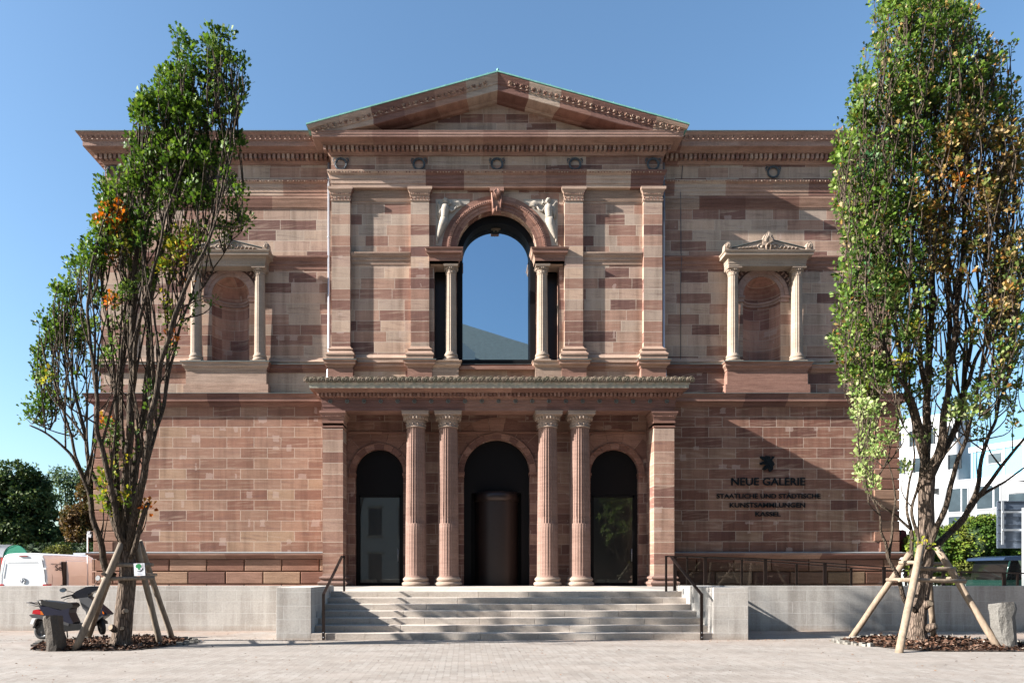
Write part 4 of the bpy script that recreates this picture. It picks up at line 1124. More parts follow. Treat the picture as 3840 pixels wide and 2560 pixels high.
# ------------------------------------------------------------------ vegetation
def leaf_mat(name, gloss=.5, trans=.36):
    t = NT(name)
    at = t.n("Attribute"); at.attribute_name = "tone"
    t.l(at.outputs["Color"], t.b.inputs["Base Color"]); t.b.inputs["Roughness"].default_value = gloss; t.b.inputs["Specular IOR Level"].default_value = .12
    tr = t.n("BsdfTranslucent")
    t.l(t.mix(1.0, at.outputs["Color"], (1.0, 1.05, .55), 'MULTIPLY'), tr.inputs[0])
    mx = t.n("MixShader"); mx.inputs[0].default_value = trans
    t.l(t.b.outputs[0], mx.inputs[1]); t.l(tr.outputs[0], mx.inputs[2]); t.l(mx.outputs[0], t.out.inputs[0])
    return t.m
M['leaf'] = leaf_mat("oak_leaf")
M['farleaf'] = leaf_mat("tree_leaf", .6, .25)
def bark_mat(name, c0, c1, sc=1.0):
    t = NT(name)
    g = t.n("NewGeometry"); mp = t.n("Mapping"); t.l(g.outputs["Position"], mp.inputs[0]); mp.inputs["Scale"].default_value = (1, 1, .16)
    f = t.noise(mp.outputs[0], 34*sc, 6, .68); f2 = t.noise(g.outputs["Position"], 5, 4, .6)
    v = t.n("TexVoronoi"); v.feature = 'DISTANCE_TO_EDGE'; t.l(mp.outputs[0], v.inputs["Vector"]); v.inputs["Scale"].default_value = 26*sc
    cr = t.ramp(v.outputs[0], [(.0,(0,0,0)),(.22,(1,1,1))])
    col = t.mix(f, c0, c1); col = t.mix(1.0, col, t.ramp(f2, [(.3,(.75,.75,.75)),(.7,(1.2,1.2,1.2))]), 'MULTIPLY')
    col = t.mix(.6, col, t.mix(1.0, col, cr, 'MULTIPLY'))
    t.l(col, t.b.inputs["Base Color"]); t.b.inputs["Roughness"].default_value = .95; t.b.inputs["Specular IOR Level"].default_value = .15
    t.bump(t.math('ADD', f, t.math('MULTIPLY', cr, .8)), .9, .03)
    return t.m
M['bark'] = bark_mat("oak_bark", (.08,.056,.041), (.25,.19,.15))
M['twig'] = bark_mat("twig_bark", (.05,.037,.027), (.14,.105,.078))
M['cut'] = plain("cut_wood", (.22,.17,.12), .9, 0, .25, 40)

def leaves_obj(name, pos, nrm, axis, size, colr, mat, parent, aspect=.5, lobed=False):
    # every leaf: two quads folded along the midrib
    N = len(pos)
    axis = axis/np.linalg.norm(axis, axis=1, keepdims=True)
    side = np.cross(axis, nrm); side /= (np.linalg.norm(side, axis=1, keepdims=True)+1e-9)
    up = np.cross(side, axis)
    s = size[:,None]; w = s*aspect
    prof = [(.0,.0),(.30,.20),(.42,.50),(.52,.24),(.74,.60),(.84,.26),(1.0,.08)] if lobed else [(.0,.05),(.36,.42),(.78,.55),(1.0,.05)]
    h = len(prof); nv = 2*h
    V = np.empty((N,nv,3))
    for q, (al, wd) in enumerate(prof):
        drop = up*s*(.10*wd*2 - .10*al*al)
        V[:,q] = pos+axis*s*al+side*w*wd+drop
        V[:,nv-1-q] = pos+axis*s*al-side*w*wd+drop
    off = ORG[parent.name] if parent is not None else Vector((0,0,0))
    V -= np.array(off[:])
    me = bpy.data.meshes.new(name)
    me.vertices.add(N*nv); me.vertices.foreach_set("co", V.reshape(-1).astype(np.float32))
    idx = (np.arange(N)[:,None]*nv + np.arange(nv)[None]).reshape(-1).astype(np.int32)
    me.loops.add(N*nv); me.loops.foreach_set("vertex_index", idx)
    me.polygons.add(N); me.polygons.foreach_set("loop_start", np.arange(0, N*nv, nv, dtype=np.int32))
    me.update(calc_edges=True)
    ca = me.color_attributes.new("tone", 'FLOAT_COLOR', 'POINT')
    cc = np.ones((N,nv,4), np.float32); cc[:,:,:3] = colr[:,None,:]
    ca.data.foreach_set("color", cc.reshape(-1))
    return link_mesh(name, me, mat, parent)

def rand_unit(n):
    v = rng.normal(size=(n,3)); return v/np.linalg.norm(v, axis=1, keepdims=True)
def smooth_path(pts, sub=4):
    # Catmull-Rom through the points
    pts = [Vector(p) for p in pts]; out = []
    for i in range(len(pts)-1):
        p0, p1, p2, p3 = pts[max(i-1,0)], pts[i], pts[i+1], pts[min(i+2,len(pts)-1)]
        for k in range(sub):
            t = k/sub
            out.append(.5*((2*p1) + (p2-p0)*t + (2*p0-5*p1+4*p2-p3)*t*t + (3*p1-p0-3*p2+p3)*t**3))
    out.append(pts[-1]); return out

PALS = {
 'green': [(.032,.068,.012),(.055,.105,.016),(.085,.148,.02),(.125,.185,.03)],
 'mid': [(.042,.09,.018),(.068,.125,.025),(.10,.15,.033),(.14,.18,.05)],
 'yellow': [(.12,.18,.025),(.24,.24,.03),(.34,.26,.03),(.10,.16,.02)],
 'orange': [(.55,.13,.012),(.46,.17,.02),(.38,.09,.012),(.30,.18,.03)],
 'autumn': [(.27,.17,.05),(.33,.22,.085),(.12,.13,.03),(.40,.31,.17),(.25,.12,.03),(.09,.12,.03)],
 'pale': [(.26,.31,.12),(.33,.36,.17),(.20,.27,.08),(.12,.20,.05)],
 'blue': [(.035,.10,.035),(.05,.13,.045),(.075,.16,.06),(.13,.20,.10)],
}
def oak(label, base, Y0, trunk, stems, blobs, leaf_per, depth, rbase):
    root = thing("oak_tree", label, "tree", (base[0], base[1], 0), "slim staked oaks in front of the gallery")
    mb = MB()
    n = 26
    tp = smooth_path([P(x, y, Y0+dy) for x, y, dy, r in trunk], 8)
    rr = np.interp(np.linspace(0, 1, len(tp)), np.linspace(0, 1, len(trunk)), [t[3] for t in trunk])
    k0 = len(mb.v)
    mb.tube(tp, list(rr), n, True)
    for i in range(len(tp)):                       # fluted, lumpy bark
        for k in range(n):
            v = Vector(mb.v[k0+i*n+k]); d = v - tp[i]
            q = noise.noise(Vector((math.cos(6.283*k/n)*1.6, math.sin(6.283*k/n)*1.6, v.z*.9+base[0])))*.13 + noise.noise(Vector((math.cos(6.283*k/n)*4, math.sin(6.283*k/n)*4, v.z*1.5)))*.07
            flare = max(0, 1 - i/10)**2*.16*(1+.6*math.sin(5*6.283*k/n+1))
            mb.v[k0+i*n+k] = tuple(tp[i] + d*(1+q+flare))
    stem_pts = []
    sbs = MB()
    for st_, r0, r1 in stems:
        pth = [P(x, y, Y0+dy) for x, y, dy in st_]
        sp = smooth_path(pth, 5)
        for i, p in enumerate(sp):
            sp[i] = p + Vector((noise.noise(p*1.7), noise.noise(p*1.7+Vector((5,3,1))), 0))*.05
        m = len(sp)
        rs = [r0 + (r1-r0)*(i/(m-1))**.8 for i in range(m)]
        sbs.tube(sp, rs, 8 if r0 > .05 else 6)
        for i, p in enumerate(sp): stem_pts.append((p, rs[i]))
    mb.build("trunk", M['bark'], root)
    cand = [q for q in stem_pts if (3.2 if Y0 < 14.5 else 5.2) < q[0].z < 10]
    for _ in range(85 if Y0 < 14.5 else 80):
        s0, r0 = cand[rng.integers(len(cand))]
        L = rng.uniform(1.6, 4.2); lean = Vector((rng.normal(0, .16), rng.normal(0, .16), 1)).normalized()
        out = Vector((s0.x - base[0], s0.y - base[1], 0))*.06
        pth = [s0, s0 + lean*L*.35 + out*.6, s0 + lean*L*.7 + out*1.0 + Vector((rng.normal(0,.06), rng.normal(0,.06), 0)), s0 + lean*L + out*1.1]
        sp = smooth_path(pth, 3)
        def inside(p):
            sx, sy = (VX+p.x*F/p.y)/1.6327, (VY-(p.z-CH)*F/p.y)/1.6327
            return any(((sx-q[0])/q[2])**2 + ((sy-q[1])/q[3])**2 < .8 for q in blobs)
        while len(sp) > 3 and not inside(sp[-1]): sp.pop()
        if len(sp) < 5: continue
        rs = list(np.linspace(min(.028, r0*.7), .006, len(sp)))
        sbs.tube(sp, rs, 5, True, False)
        for p, r in zip(sp[2:], rs[2:]): stem_pts.append((p, r))
    SP = np.array([p[:] for p, r in stem_pts])
    # leaf clusters
    cl, pal, wt = [], [], []
    for (x, y, rx, ry, dens, pl) in blobs:
        area = math.pi*rx*ry
        m = max(1, int(area*dens/(205 if pl == 'green' else 235)))
        if Y0 < 14.5 and 380 < y < 770 and x > 235 and pl in ('green', 'mid'): m = max(1, int(m*.72))
        for _ in range(m):
            a = rng.uniform(0, 6.283); q = math.sqrt(rng.random())*.98
            px, py = (x + rx*q*math.cos(a))*1.6327, (y + ry*q*math.sin(a))*1.6327
            dd = depth*math.sqrt(max(0.02, 1-.6*q*q))*rng.uniform(-1, 1) + (1.25 if (Y0 < 14.5 and x < 235 and y > 590) else 0)
            if pl in ('orange', 'yellow', 'autumn'): dd = -abs(dd)*.9
            cl.append(P(px, py, Y0+dd)); pal.append(pl)
    CL = np.array([c[:] for c in cl])
    tw = MB()
    mids = []
    order = np.argsort(CL[:,2])
    nodes = SP.copy(); 
    for i in order:
        c = CL[i]
        d = nodes - c
        cost = np.sqrt((d[:,0]**2 + d[:,1]**2)*2.2 + (d[:,2]+.75)**2*.9) + np.where(d[:,2] > -.15, 5.0, 0)
        j = int(np.argmin(cost)); a = nodes[j]
        L = np.linalg.norm(c-a)
        if L < 3.2:
            mid = (a+c)/2 + np.array([(c[0]-a[0])*.22 + rng.normal(0,.05), (c[1]-a[1])*.22 + rng.normal(0,.05), -abs(L)*.06])
            pts = smooth_path([a, mid, c], 3)
            tw.tube(pts, list(np.linspace(.012+.007*L, .005, len(pts))), 4, True, False)
            if rng.random() < .6: nodes = np.vstack([nodes, mid, c])
    sbs.v += [tuple(v) for v in []]
    sbs.build("branches", M['twig'], root)
    tw.build("twigs", M['twig'], root, False)
    # leaves
    PO, NO, AX, SI, CO = [], [], [], [], []
    for i in range(len(CL)):
        m = rng.poisson(max(1.0, leaf_per*(1+1.7*noise.noise(Vector(CL[i])*1.15))))
        if m == 0: continue
        c = CL[i]
        o = rand_unit(m)*(rng.random((m,1))**.5)*np.array([.17,.17,.20])
        out = o + np.array([0,0,.12]) + rng.normal(0,.06,(m,3))
        pl = np.array(PALS[pal[i]]); t = noise.noise(Vector(c)*1.3)
        k = np.clip((rng.random(m)*len(pl) + t*1.2).astype(int), 0, len(pl)-1)
        cl_ = pl[k]*rng.uniform(.75,1.2,(m,1))
        if Y0 > 14.5 and pal[i] in ('green', 'mid'):
            u_ = rng.random(m); east = np.clip((c[0]-9.6)/1.6, 0, 1)
            for nm, lo, hi in (('autumn', 0, .10+.25*east), ('pale', .86, .94)):
                q_ = (u_ >= lo) & (u_ < hi); p_ = np.array(PALS[nm])
                cl_[q_] = p_[rng.integers(0, len(p_), int(q_.sum()))]
        PO.append(c + o*.85); AX.append(out); NO.append(rand_unit(m)*.8 + np.array([-.35,-.3,.75])); SI.append(rng.uniform(.065,.115,m)); CO.append(cl_)
    leaves_obj("crown", np.vstack(PO), np.vstack(NO), np.vstack(AX), np.concatenate(SI), np.vstack(CO), M['leaf'], root, .66, True)
    return root
def knot(root, c, d, r, ln):
    mb = MB(); c = Vector(c); d = Vector(d).normalized()
    mb.tube([c-d*.05, c+d*ln*.5, c+d*ln], [r*1.5, r*1.12, r], 14)
    o = mb.build("branch_stub", M['bark'], root)
    m2 = MB(); m2.tube([c+d*(ln-.004), c+d*(ln+.004)], [r*.93, r*.9], 14); m2.build("cut_face", M['cut'], o)

# left oak
YL = 14.15
tl = [(452,2428,0,.235),(455,2400,0,.21),(462,2350,0,.18),(468,2280,0,.172),(476,2200,0,.168),(480,2140,0,.165),(478,2085,0,.17),(476,2040,0,.15)]
sl_ = [
 ([(430,2160,-.1),(404,2139,-.1),(382,2060,-.15),(362,1985,-.2),(345,1900,-.2),(329,1843,-.2),(300,1775,-.2),(263,1711,-.25),(230,1675,-.3),(172,1623,-.35),(115,1595,-.4)], .085, .015),
 ([(352,1925,-.2),(330,1840,.1),(310,1790,.2),(270,1646,.35),(218,1474,.45),(172,1348,.5),(149,1267,.5)], .05, .014),
 ([(465,2060,.1),(440,1990,.2),(400,1880,.3),(344,1761,.4),(310,1589,.5),(275,1445,.6),(247,1302,.5),(241,1141,.5)], .075, .014),
 ([(470,2060,-.1),(440,1960,-.3),(402,1761,-.5),(367,1617,-.6),(356,1474,-.6),(339,1302,-.6),(333,1130,-.6),(360,950,-.5),(400,800,-.5)], .075, .014),
 ([(475,2050,0),(450,1900,0),(436,1732,.1),(442,1560,.1),(425,1359,.2),(402,1187,.2),(379,1015,.3),(420,700,.2)], .08, .014),
 ([(478,2045,0),(478,1900,0),(476,1795,-.05),(488,1589,-.1),(494,1359,-.1),(499,1130,-.1),(511,957,-.1),(560,700,-.1),(640,420,0),(680,250,0)], .125, .016),
 ([(482,2050,.1),(495,1850,.3),(517,1704,.4),(545,1474,.5),(557,1302,.5),(562,1130,.6),(620,900,.6),(700,600,.4),(760,350,.3),(800,150,.2)], .105, .014),
 ([(485,2060,-.1),(520,1850,-.3),(540,1761,-.4),(574,1531,-.5),(597,1388,-.5),(631,1273,-.6),(677,1118,-.6),(740,986,-.7),(800,850,-.6),(850,600,-.4),(880,400,-.3)], .095, .012),
 ([(488,2090,-.15),(505,2051,-.2),(530,1970,-.22),(559,1884,-.25)], .06, .045),
 ([(540,1761,-.4),(600,1560,0),(640,1360,.3),(690,1180,.4),(760,1080,.5),(800,1000,.5)], .05, .01),
 ([(470,1700,.2),(455,1500,.5),(470,1250,.6),(520,980,.6),(600,720,.5),(690,500,.4)], .05, .012),
 ([(660,1160,-.3),(720,1135,-.4),(760,1122,-.45),(785,1128,-.45)], .022, .006),
 ([(494,1500,0),(520,1250,-.4),(580,1000,-.5),(640,760,-.5),(720,520,-.4)], .05, .012),
 ([(320,1650,.1),(255,1560,.2),(190,1480,.2),(150,1400,.1)], .03, .008),
]
bl_ = []
def B(x, y, rx, ry, d=1.0, p='green'): bl_.append((x, y, rx, ry, d, p))
for q in [(500,110,38,42),(525,170,42,55),(428,140,22,35),(415,85,10,18),(470,200,55,50),(392,205,45,42),(540,225,26,38),(350,265,42,50),(425,275,55,45),(500,262,40,30,.5),(528,330,26,26),(322,345,36,40),(390,355,55,45),(455,375,55,40),(292,415,32,38),(365,435,55,42),(445,450,55,45),(520,400,30,30,.5),(545,450,20,36),(548,505,22,26),(228,560,34,45,1.1),(190,640,42,48,.95),(148,680,30,42,.95),(120,760,32,55,1.1),(170,760,42,50,.85),(95,840,22,50,1.1),(140,865,40,42,.85),(108,915,32,36,.95),(78,950,26,26,1.1),(500,480,35,40,.5)]: B(*q)
for q in [(236,500,26,40),(252,445,24,36),(205,590,26,34,.8)]: B(*q)
for q in [(275,490,35,38),(340,520,50,45),(300,590,45,45,.45),(260,680,45,45,.35),(240,780,38,50,.3),(480,610,30,30,.4),(490,530,40,36,.6),(370,650,50,50,.25),(330,760,50,60,.13),(430,700,40,60,.18),(170,950,30,40,.22),(230,880,40,50,.18),(330,900,40,60,.08),(400,820,35,50,.12),(250,1000,40,40,.1),(482,692,18,8,1.2)]: B(*q, 'mid') if len(q) == 5 else B(*q, 1.0, 'mid')
for q in [(262,500,26,26,1.5),(270,585,10,16,.8),(420,570,22,14,1.0),(430,640,10,24,.4),(345,1165,14,6,1.2),(240,960,10,12,.5),(385,780,10,20,.3),(265,690,14,14,.3)]: B(*q, 'orange')
for q in [(420,560,42,36,1.1),(400,610,40,35,.6),(290,560,25,30,.4),(390,690,30,25,.35),(370,720,30,20,.3),(110,880,20,20,.5),(305,1190,22,10,.5),(250,1150,25,20,.35),(265,1180,18,20,.6),(235,1110,20,25,.4),(290,1150,10,20,.3),(265,1075,25,20,.4),(300,1065,25,15,.25)]: B(*q, 'yellow')
for q in [(240,1030,40,25,.2),(300,1000,40,40,.12),(280,1110,30,30,.3),(330,980,18,20,.3),(250,1090,22,20,.5)]: B(*q, 'mid')
oakL = oak("slim staked oak beside the parked scooter, green crown with a rust orange patch", (PX(455,YL), YL), YL, tl, sl_, bl_, 29, .5, .2)
knot(oakL, P(475,2290,YL)+Vector((.02,-.12,0)), (.75,-.6,.25), .05, .07)
knot(oakL, P(447,2352,YL)+Vector((-.06,-.13,0)), (-.3,-.9,.3), .062, .07)
knot(oakL, P(470,2354,YL)+Vector((.02,-.15,0)), (.3,-.9,.25), .04, .06)

# right oak
YR = 14.9
tr_ = [(3440,2412,0,.24),(3438,2380,0,.20),(3445,2300,0,.165),(3455,2230,0,.155),(3464,2160,0,.158),(3470,2080,0,.16),(3472,1990,0,.16),(3472,1885,0,.150),(3476,1800,0,.155),(3478,1750,0,.135)]
sr_ = [
 ([(3474,1790,0),(3469,1740,0),(3474,1634,.1),(3478,1500,.2),(3485,1300,.2),(3500,1050,.3),(3510,700,.3),(3505,350,.2),(3490,20,.1)], .12, .02),
 ([(3482,1790,-.1),(3500,1740,-.2),(3523,1690,-.3),(3536,1589,-.4),(3550,1480,-.4),(3580,1250,-.4),(3610,900,-.3),(3620,500,-.2),(3600,100,0)], .115, .018),
 ([(3490,1780,0),(3515,1730,.1),(3541,1692,.2),(3590,1589,.4),(3608,1500,.5),(3640,1300,.6),(3690,1000,.7),(3720,700,.6),(3730,450,.5)], .095, .015),
 ([(3480,2060,-.15),(3501,2013,-.2),(3532,1937,-.3),(3563,1830,-.4),(3590,1741,-.5),(3626,1634,-.6),(3648,1545,-.7),(3690,1350,-.7),(3740,1100,-.6),(3780,800,-.5)], .075, .014),
 ([(3485,2080,.1),(3527,2031,.15),(3590,1973,.3),(3652,1879,.5),(3670,1777,.6),(3710,1634,.7),(3742,1545,.8),(3790,1350,.8),(3830,1100,.7)], .085, .014),
 ([(3570,1990,.25),(3608,1946,.2),(3670,1866,.1),(3742,1768,0),(3809,1679,-.1),(3850,1620,-.2),(3900,1500,-.3)], .07, .014),
 ([(3655,1878,.15),(3700,1845,.1),(3733,1826,.1),(3786,1795,0),(3850,1748,0),(3900,1700,0)], .045, .012),
 ([(3436,2290,-.1),(3408,2262,-.15),(3384,2220,-.2),(3366,2160,-.25),(3345,2120,-.3),(3330,2085,-.3),(3325,2040,-.3),(3303,1985,-.35),(3296,1930,-.4),(3262,1850,-.4),(3235,1790,-.45),(3240,1700,-.5)], .055, .012),
 ([(3333,2095,-.3),(3345,1990,-.2),(3353,1890,-.1),(3345,1790,0),(3320,1690,0)], .032, .01),
 ([(3425,2230,.1),(3417,2171,.15),(3420,2040,.2),(3416,1990,.2),(3402,1900,.3),(3410,1800,.4),(3430,1700,.4),(3420,1560,.5)], .055, .014),
 ([(3416,1985,.2),(3360,1935,.1),(3320,1905,0),(3290,1880,0)], .035, .01),
 ([(3440,2010,.1),(3424,1930,.1),(3432,1860,.1),(3455,1790,-.2),(3530,1720,-.5),(3590,1650,-.6),(3640,1600,-.6)], .04, .01),
 ([(3470,1760,.1),(3430,1600,.3),(3390,1400,.5),(3350,1150,.6),(3330,850,.5),(3340,500,.3),(3330,200,.2)], .07, .012),
 ([(3472,1700,-.1),(3420,1500,-.4),(3330,1350,-.6),(3260,1150,-.7),(3220,900,-.6),(3200,650,-.5)], .055, .01),
 ([(3480,1500,0),(3440,1250,-.2),(3420,950,-.4),(3430,600,-.4),(3420,250,-.2)], .06, .012),
 ([(3540,1580,-.4),(3560,1350,0),(3550,1050,.4),(3570,700,.5),(3560,300,.4)], .06, .012),
 ([(3600,1520,.4),(3660,1350,.2),(3740,1200,0),(3800,950,-.1),(3790,600,-.1)], .05, .012),
]
br_ = []
def B2(x, y, rx, ry, d=1.0, p='green'): br_.append((x, y, rx, ry, d, p))
for q in [(2030,30,28,50),(2018,110,30,45,.9),(2000,180,38,45,.8),(1985,250,42,48,.8),(1962,310,36,48),(1948,370,32,45),(1952,440,38,48),(1960,510,40,45),(1962,580,38,48),(1962,650,40,48),(1962,720,42,48),(1955,790,44,42),(1975,850,46,44,1.1),(2120,-10,70,40),(2130,30,85,48),(2190,60,60,60),(2110,110,70,58),(2225,140,60,60),(2065,150,36,55,.8),(2090,210,75,58),(2180,225,80,58,.85),(2270,215,55,50),(2318,235,32,45),(2285,130,30,22),(2315,110,10,14),(2060,290,60,56,.85),(2150,305,75,56,.8),(2030,370,55,55,.85),(2100,395,62,58,.8),(2030,460,50,55,.85),(2090,495,55,56,.75),(2020,555,50,56),(2080,600,56,56,.8)]: B2(*q)
for q in [(2030,660,55,56,1.0),(2090,690,50,50,.75),(2040,760,55,48,.8),(2110,780,45,48,.75),(2060,850,45,40,.5),(2120,870,45,40,.5),(2320,640,45,70,.95),(2320,780,45,70,.9),(2250,740,50,60,.4),(2170,740,40,50,.35),(2250,880,50,40,.4),(2310,870,40,50,.6),(2200,830,40,50,.2),(2290,990,50,40,.1)]: B2(*q, 'mid')
for q in [(2240,300,70,55,1.0),(2318,330,45,62,1.1),(2180,400,55,62,.9),(2245,420,55,62,.65),(2328,440,36,62,.7),(2155,510,48,62,.9),(2220,535,46,56,.6),(2300,550,45,62,.55),(2150,600,40,50,.55),(2330,560,30,50,.8),(2080,450,25,30,.3),(2300,670,45,60,.6),(2310,640,45,60,.8),(2210,620,50,50,.45),(2290,480,50,60,.8),(2190,330,50,50,.5),(2120,470,40,50,.4),(2280,720,50,50,.3)]: B2(*q, 'autumn')
for q in [(2180,340,20,16,.6),(2190,420,18,22,.5),(2250,400,18,14,.4),(2160,480,14,14,.4)]: B2(*q, 'orange')
for q in [(2000,900,44,40,1.0),(1992,955,34,34,1.0),(1998,1020,32,40,1.0),(1990,1085,28,26,1.0),(2045,1000,30,30,.7),(2235,938,80,22,1.0),(2080,960,36,26,.3),(2120,1000,36,26,.25),(2330,930,20,20,.5),(2060,1080,26,26,.2),(2015,1120,18,14,.4)]: B2(*q, 'pale')
for q in [(2120,1252,22,8,.9),(2000,880,36,20,.4),(2110,760,30,24,.3),(2050,820,30,20,.4)]: B2(*q, 'yellow')
for q in [(1990,330,40,60,.3),(2010,420,40,60,.3),(2000,620,40,60,.3),(2080,330,50,60,.25)]: B2(*q, 'blue')
oakR = oak("taller staked oak with green crown turning brown, light grey stone beside its base", (PX(3440,YR), YR), YR, tr_, sr_, br_, 24, 1.5, .25)
knot(oakR, P(3457,2265,YR)+Vector((.0,-.14,0)), (.15,-.9,.35), .07, .12)
knot(oakR, P(3460,2350,YR)+Vector((.05,-.15,0)), (.5,-.75,.35), .07, .14)

# stakes
def wood(name, c0, c1):
    t = NT(name); g = t.n("NewGeometry"); mp = t.n("Mapping"); t.l(g.outputs["Position"], mp.inputs[0]); mp.inputs["Scale"].default_value = (1, 1, .12)
    f = t.noise(mp.outputs[0], 22, 5, .65); f2 = t.noise(g.outputs["Position"], 4, 4, .6)
    col = t.mix(1.0, t.mix(t.ramp(f, [(.3,(0,0,0)),(.7,(1,1,1))]), c0, c1), t.ramp(f2, [(.3,(.75,.75,.75)),(.7,(1.15,1.15,1.15))]), 'MULTIPLY')
    t.l(col, t.b.inputs["Base Color"]); t.b.inputs["Roughness"].default_value = .85; t.bump(f, .4, .01); return t.m
M['stake'] = wood("stake_wood", (.155,.115,.082), (.265,.20,.142))
M['stake2'] = wood("weathered_stake_wood", (.13,.10,.075), (.24,.19,.14))
def stakes(label, poles, bars, m, extra=None):
    t = thing("tree_stakes", label, "stakes", (poles[0][0].x, poles[0][0].y, 0), "timber stakes round the oaks")
    for a, b, r in poles:
        d = (b-a)/8
        pts = [a + d*i + Vector((noise.noise(a*3+d*i*2), noise.noise(a*5+d*i*2), 0))*.012 for i in range(9)]
        MB().tube(pts, [r*1.03]*2 + [r]*5 + [r*.96]*2, 14).build("pole", m, t)
    for a, b, r in bars: MB().tube([a, (a*2+b)/3+Vector((0,0,.006)), (a+b*2)/3-Vector((0,0,.004)), b], [r, r*.97, r, r*.98], 12).build("crossbar", m, t)
    return t
g0 = lambda x, y: Vector((PX(x, gy(y)), gy(y), -.05))
pA, pA2, pB, pC = g0(277,2438), g0(326,2394), g0(603,2416), g0(650,2399)
tA, tA2, tB, tC = P(458,2036,14.0), P(452,2052,14.7), P(508,2022,14.15), P(522,2026,14.7)
on = lambda a, b, z: a + (b-a)*((z-a.z)/(b.z-a.z))
skl = stakes("four weathered timber stakes with crossbars around the oak by the scooter, carrying a small sign",
 [(pA,tA,.068),(pA2,tA2,.062),(pB,tB,.064),(pC,tC,.062)],
 [(P(414,2118,13.92),P(566,2117,14.1),.04),(P(380,2171,13.85),P(580,2165,14.1),.038),(on(pA2,tA2,1.72)+Vector((-.1,.06,0)),on(pC,tC,1.72)+Vector((.1,.06,0)),.035),(on(pA,tA,1.52)+Vector((-.06,-.1,0)),on(pA2,tA2,1.52)+Vector((-.06,.12,0)),.035),(on(pB,tB,1.5)+Vector((.07,-.1,0)),on(pC,tC,1.5)+Vector((.07,.1,0)),.035)], M['stake2'])
qA, qB, qC, qD = g0(3187,2392), g0(3369,2446), g0(3751,2430), g0(3503,2394)
uA, uB, uC, uD = P(3412,2072,14.9), P(3454,2044,14.35), P(3512,2050,14.6), P(3475,2060,15.2)
skr = stakes("four pale timber stakes with crossbars around the oak that is turning brown",
 [(qA,uA,.066),(qB,uB,.07),(qC,uC,.068),(qD,uD,.062)],
 [(P(3372,2109,14.85),P(3458,2107,14.5),.042),(P(3432,2131,14.25),P(3582,2131,14.25),.042),(P(3326,2172,14.75),P(3440,2175,14.05),.038),(P(3371,2173,14.02),P(3620,2178,14.1),.042),(on(qD,uD,1.75)+Vector((-.5,.07,0)),on(qD,uD,1.75)+Vector((.45,.05,.0)),.038),(on(qC,uC,1.42)+Vector((.09,-.1,0)),on(qD,uD,1.42)+Vector((.05,.12,0)),.036)], M['stake'])
# little sign on the left stakes
Ysg = 13.80
c00, c10, c11, c01 = P(501.5,2111.5,Ysg), P(542,2110.5,Ysg), P(542,2155,Ysg), P(504,2158,Ysg)
sg = thing("tree_sponsor_sign", "small white sign with green tree emblem fixed to weathered stakes", "sign", ((c00.x+c10.x)/2, Ysg, 1.5))
ex, ez = (c10-c00), (c01-c00)
S = lambda a, b, d=0.0: c00 + ex*a + ez*b + Vector((0, -d, 0))
mb = MB(); vs = [S(0,0,.004),S(1,0,.004),S(1,1,.004),S(0.0,1,.004),S(0,0,-.004),S(1,0,-.004),S(1,1,-.004),S(0,1,-.004)]
mb.add(vs, [(0,1,2,3),(7,6,5,4),(0,4,5,1),(1,5,6,2),(2,6,7,3),(3,7,4,0)]); mb.build("sign_plate", plain("white_enamel", (.72,.74,.78), .35, 0, .04), sg)
def decal(pts, m, nm, d=.007): 
    mb = MB(); mb.add([S(a, b, d) for a, b in pts], [list(range(len(pts)))]); return mb.build(nm, m, sg)
gm, bm = plain("emblem_green", (.0,.20,.05), .5, 0, .05), plain("sign_black", (.012,.012,.02), .5, 0, .05)
crown = [(.17,.24),(.20,.14),(.28,.08),(.36,.04),(.48,.03),(.58,.05),(.65,.10),(.66,.17),(.70,.24),(.66,.32),(.58,.35),(.55,.38),(.56,.46),(.60,.54),(.53,.53),(.46,.48),(.38,.53),(.32,.54),(.38,.46),(.37,.38),(.26,.37),(.19,.34)]
decal(crown, gm, "tree_emblem")
sw = [(.19,.56),(.28,.59),(.38,.61),(.48,.62),(.58,.60),(.66,.55),(.72,.48),(.76,.40),(.88,.40),(.84,.50),(.76,.59),(.66,.65),(.54,.675),(.42,.67),(.30,.63)]
decal(sw, bm, "swoosh")
grey = plain("print_grey", (.25,.27,.33), .6, 0, .05)
for a0, a1, b in ((.08,.92,.73),(.25,.75,.81),(.27,.78,.865),(.2,.82,.92)):
    decal([(a0,b),(a1,b-.008),(a1,b+.006),(a0,b+.014)], grey, "print_line")
me = text_mesh("DGG", 1.0, depth=0.0, bold=.02)
vv = np.array([v.co[:] for v in me.vertices]); mn, mx_ = vv.min(0), vv.max(0)
for v in me.vertices:
    a = (v.co.x-mn[0])/(mx_[0]-mn[0]); b = (v.co.y-mn[1])/(mx_[1]-mn[1])
    v.co = S(.90-.15*b, .38-.34*a, .008) - ORG[sg.name] if False else S(.75+.15*(1-b), .38-.34*a, .008) - ORG[sg.name]
link_mesh("sign_text", me, bm, sg)
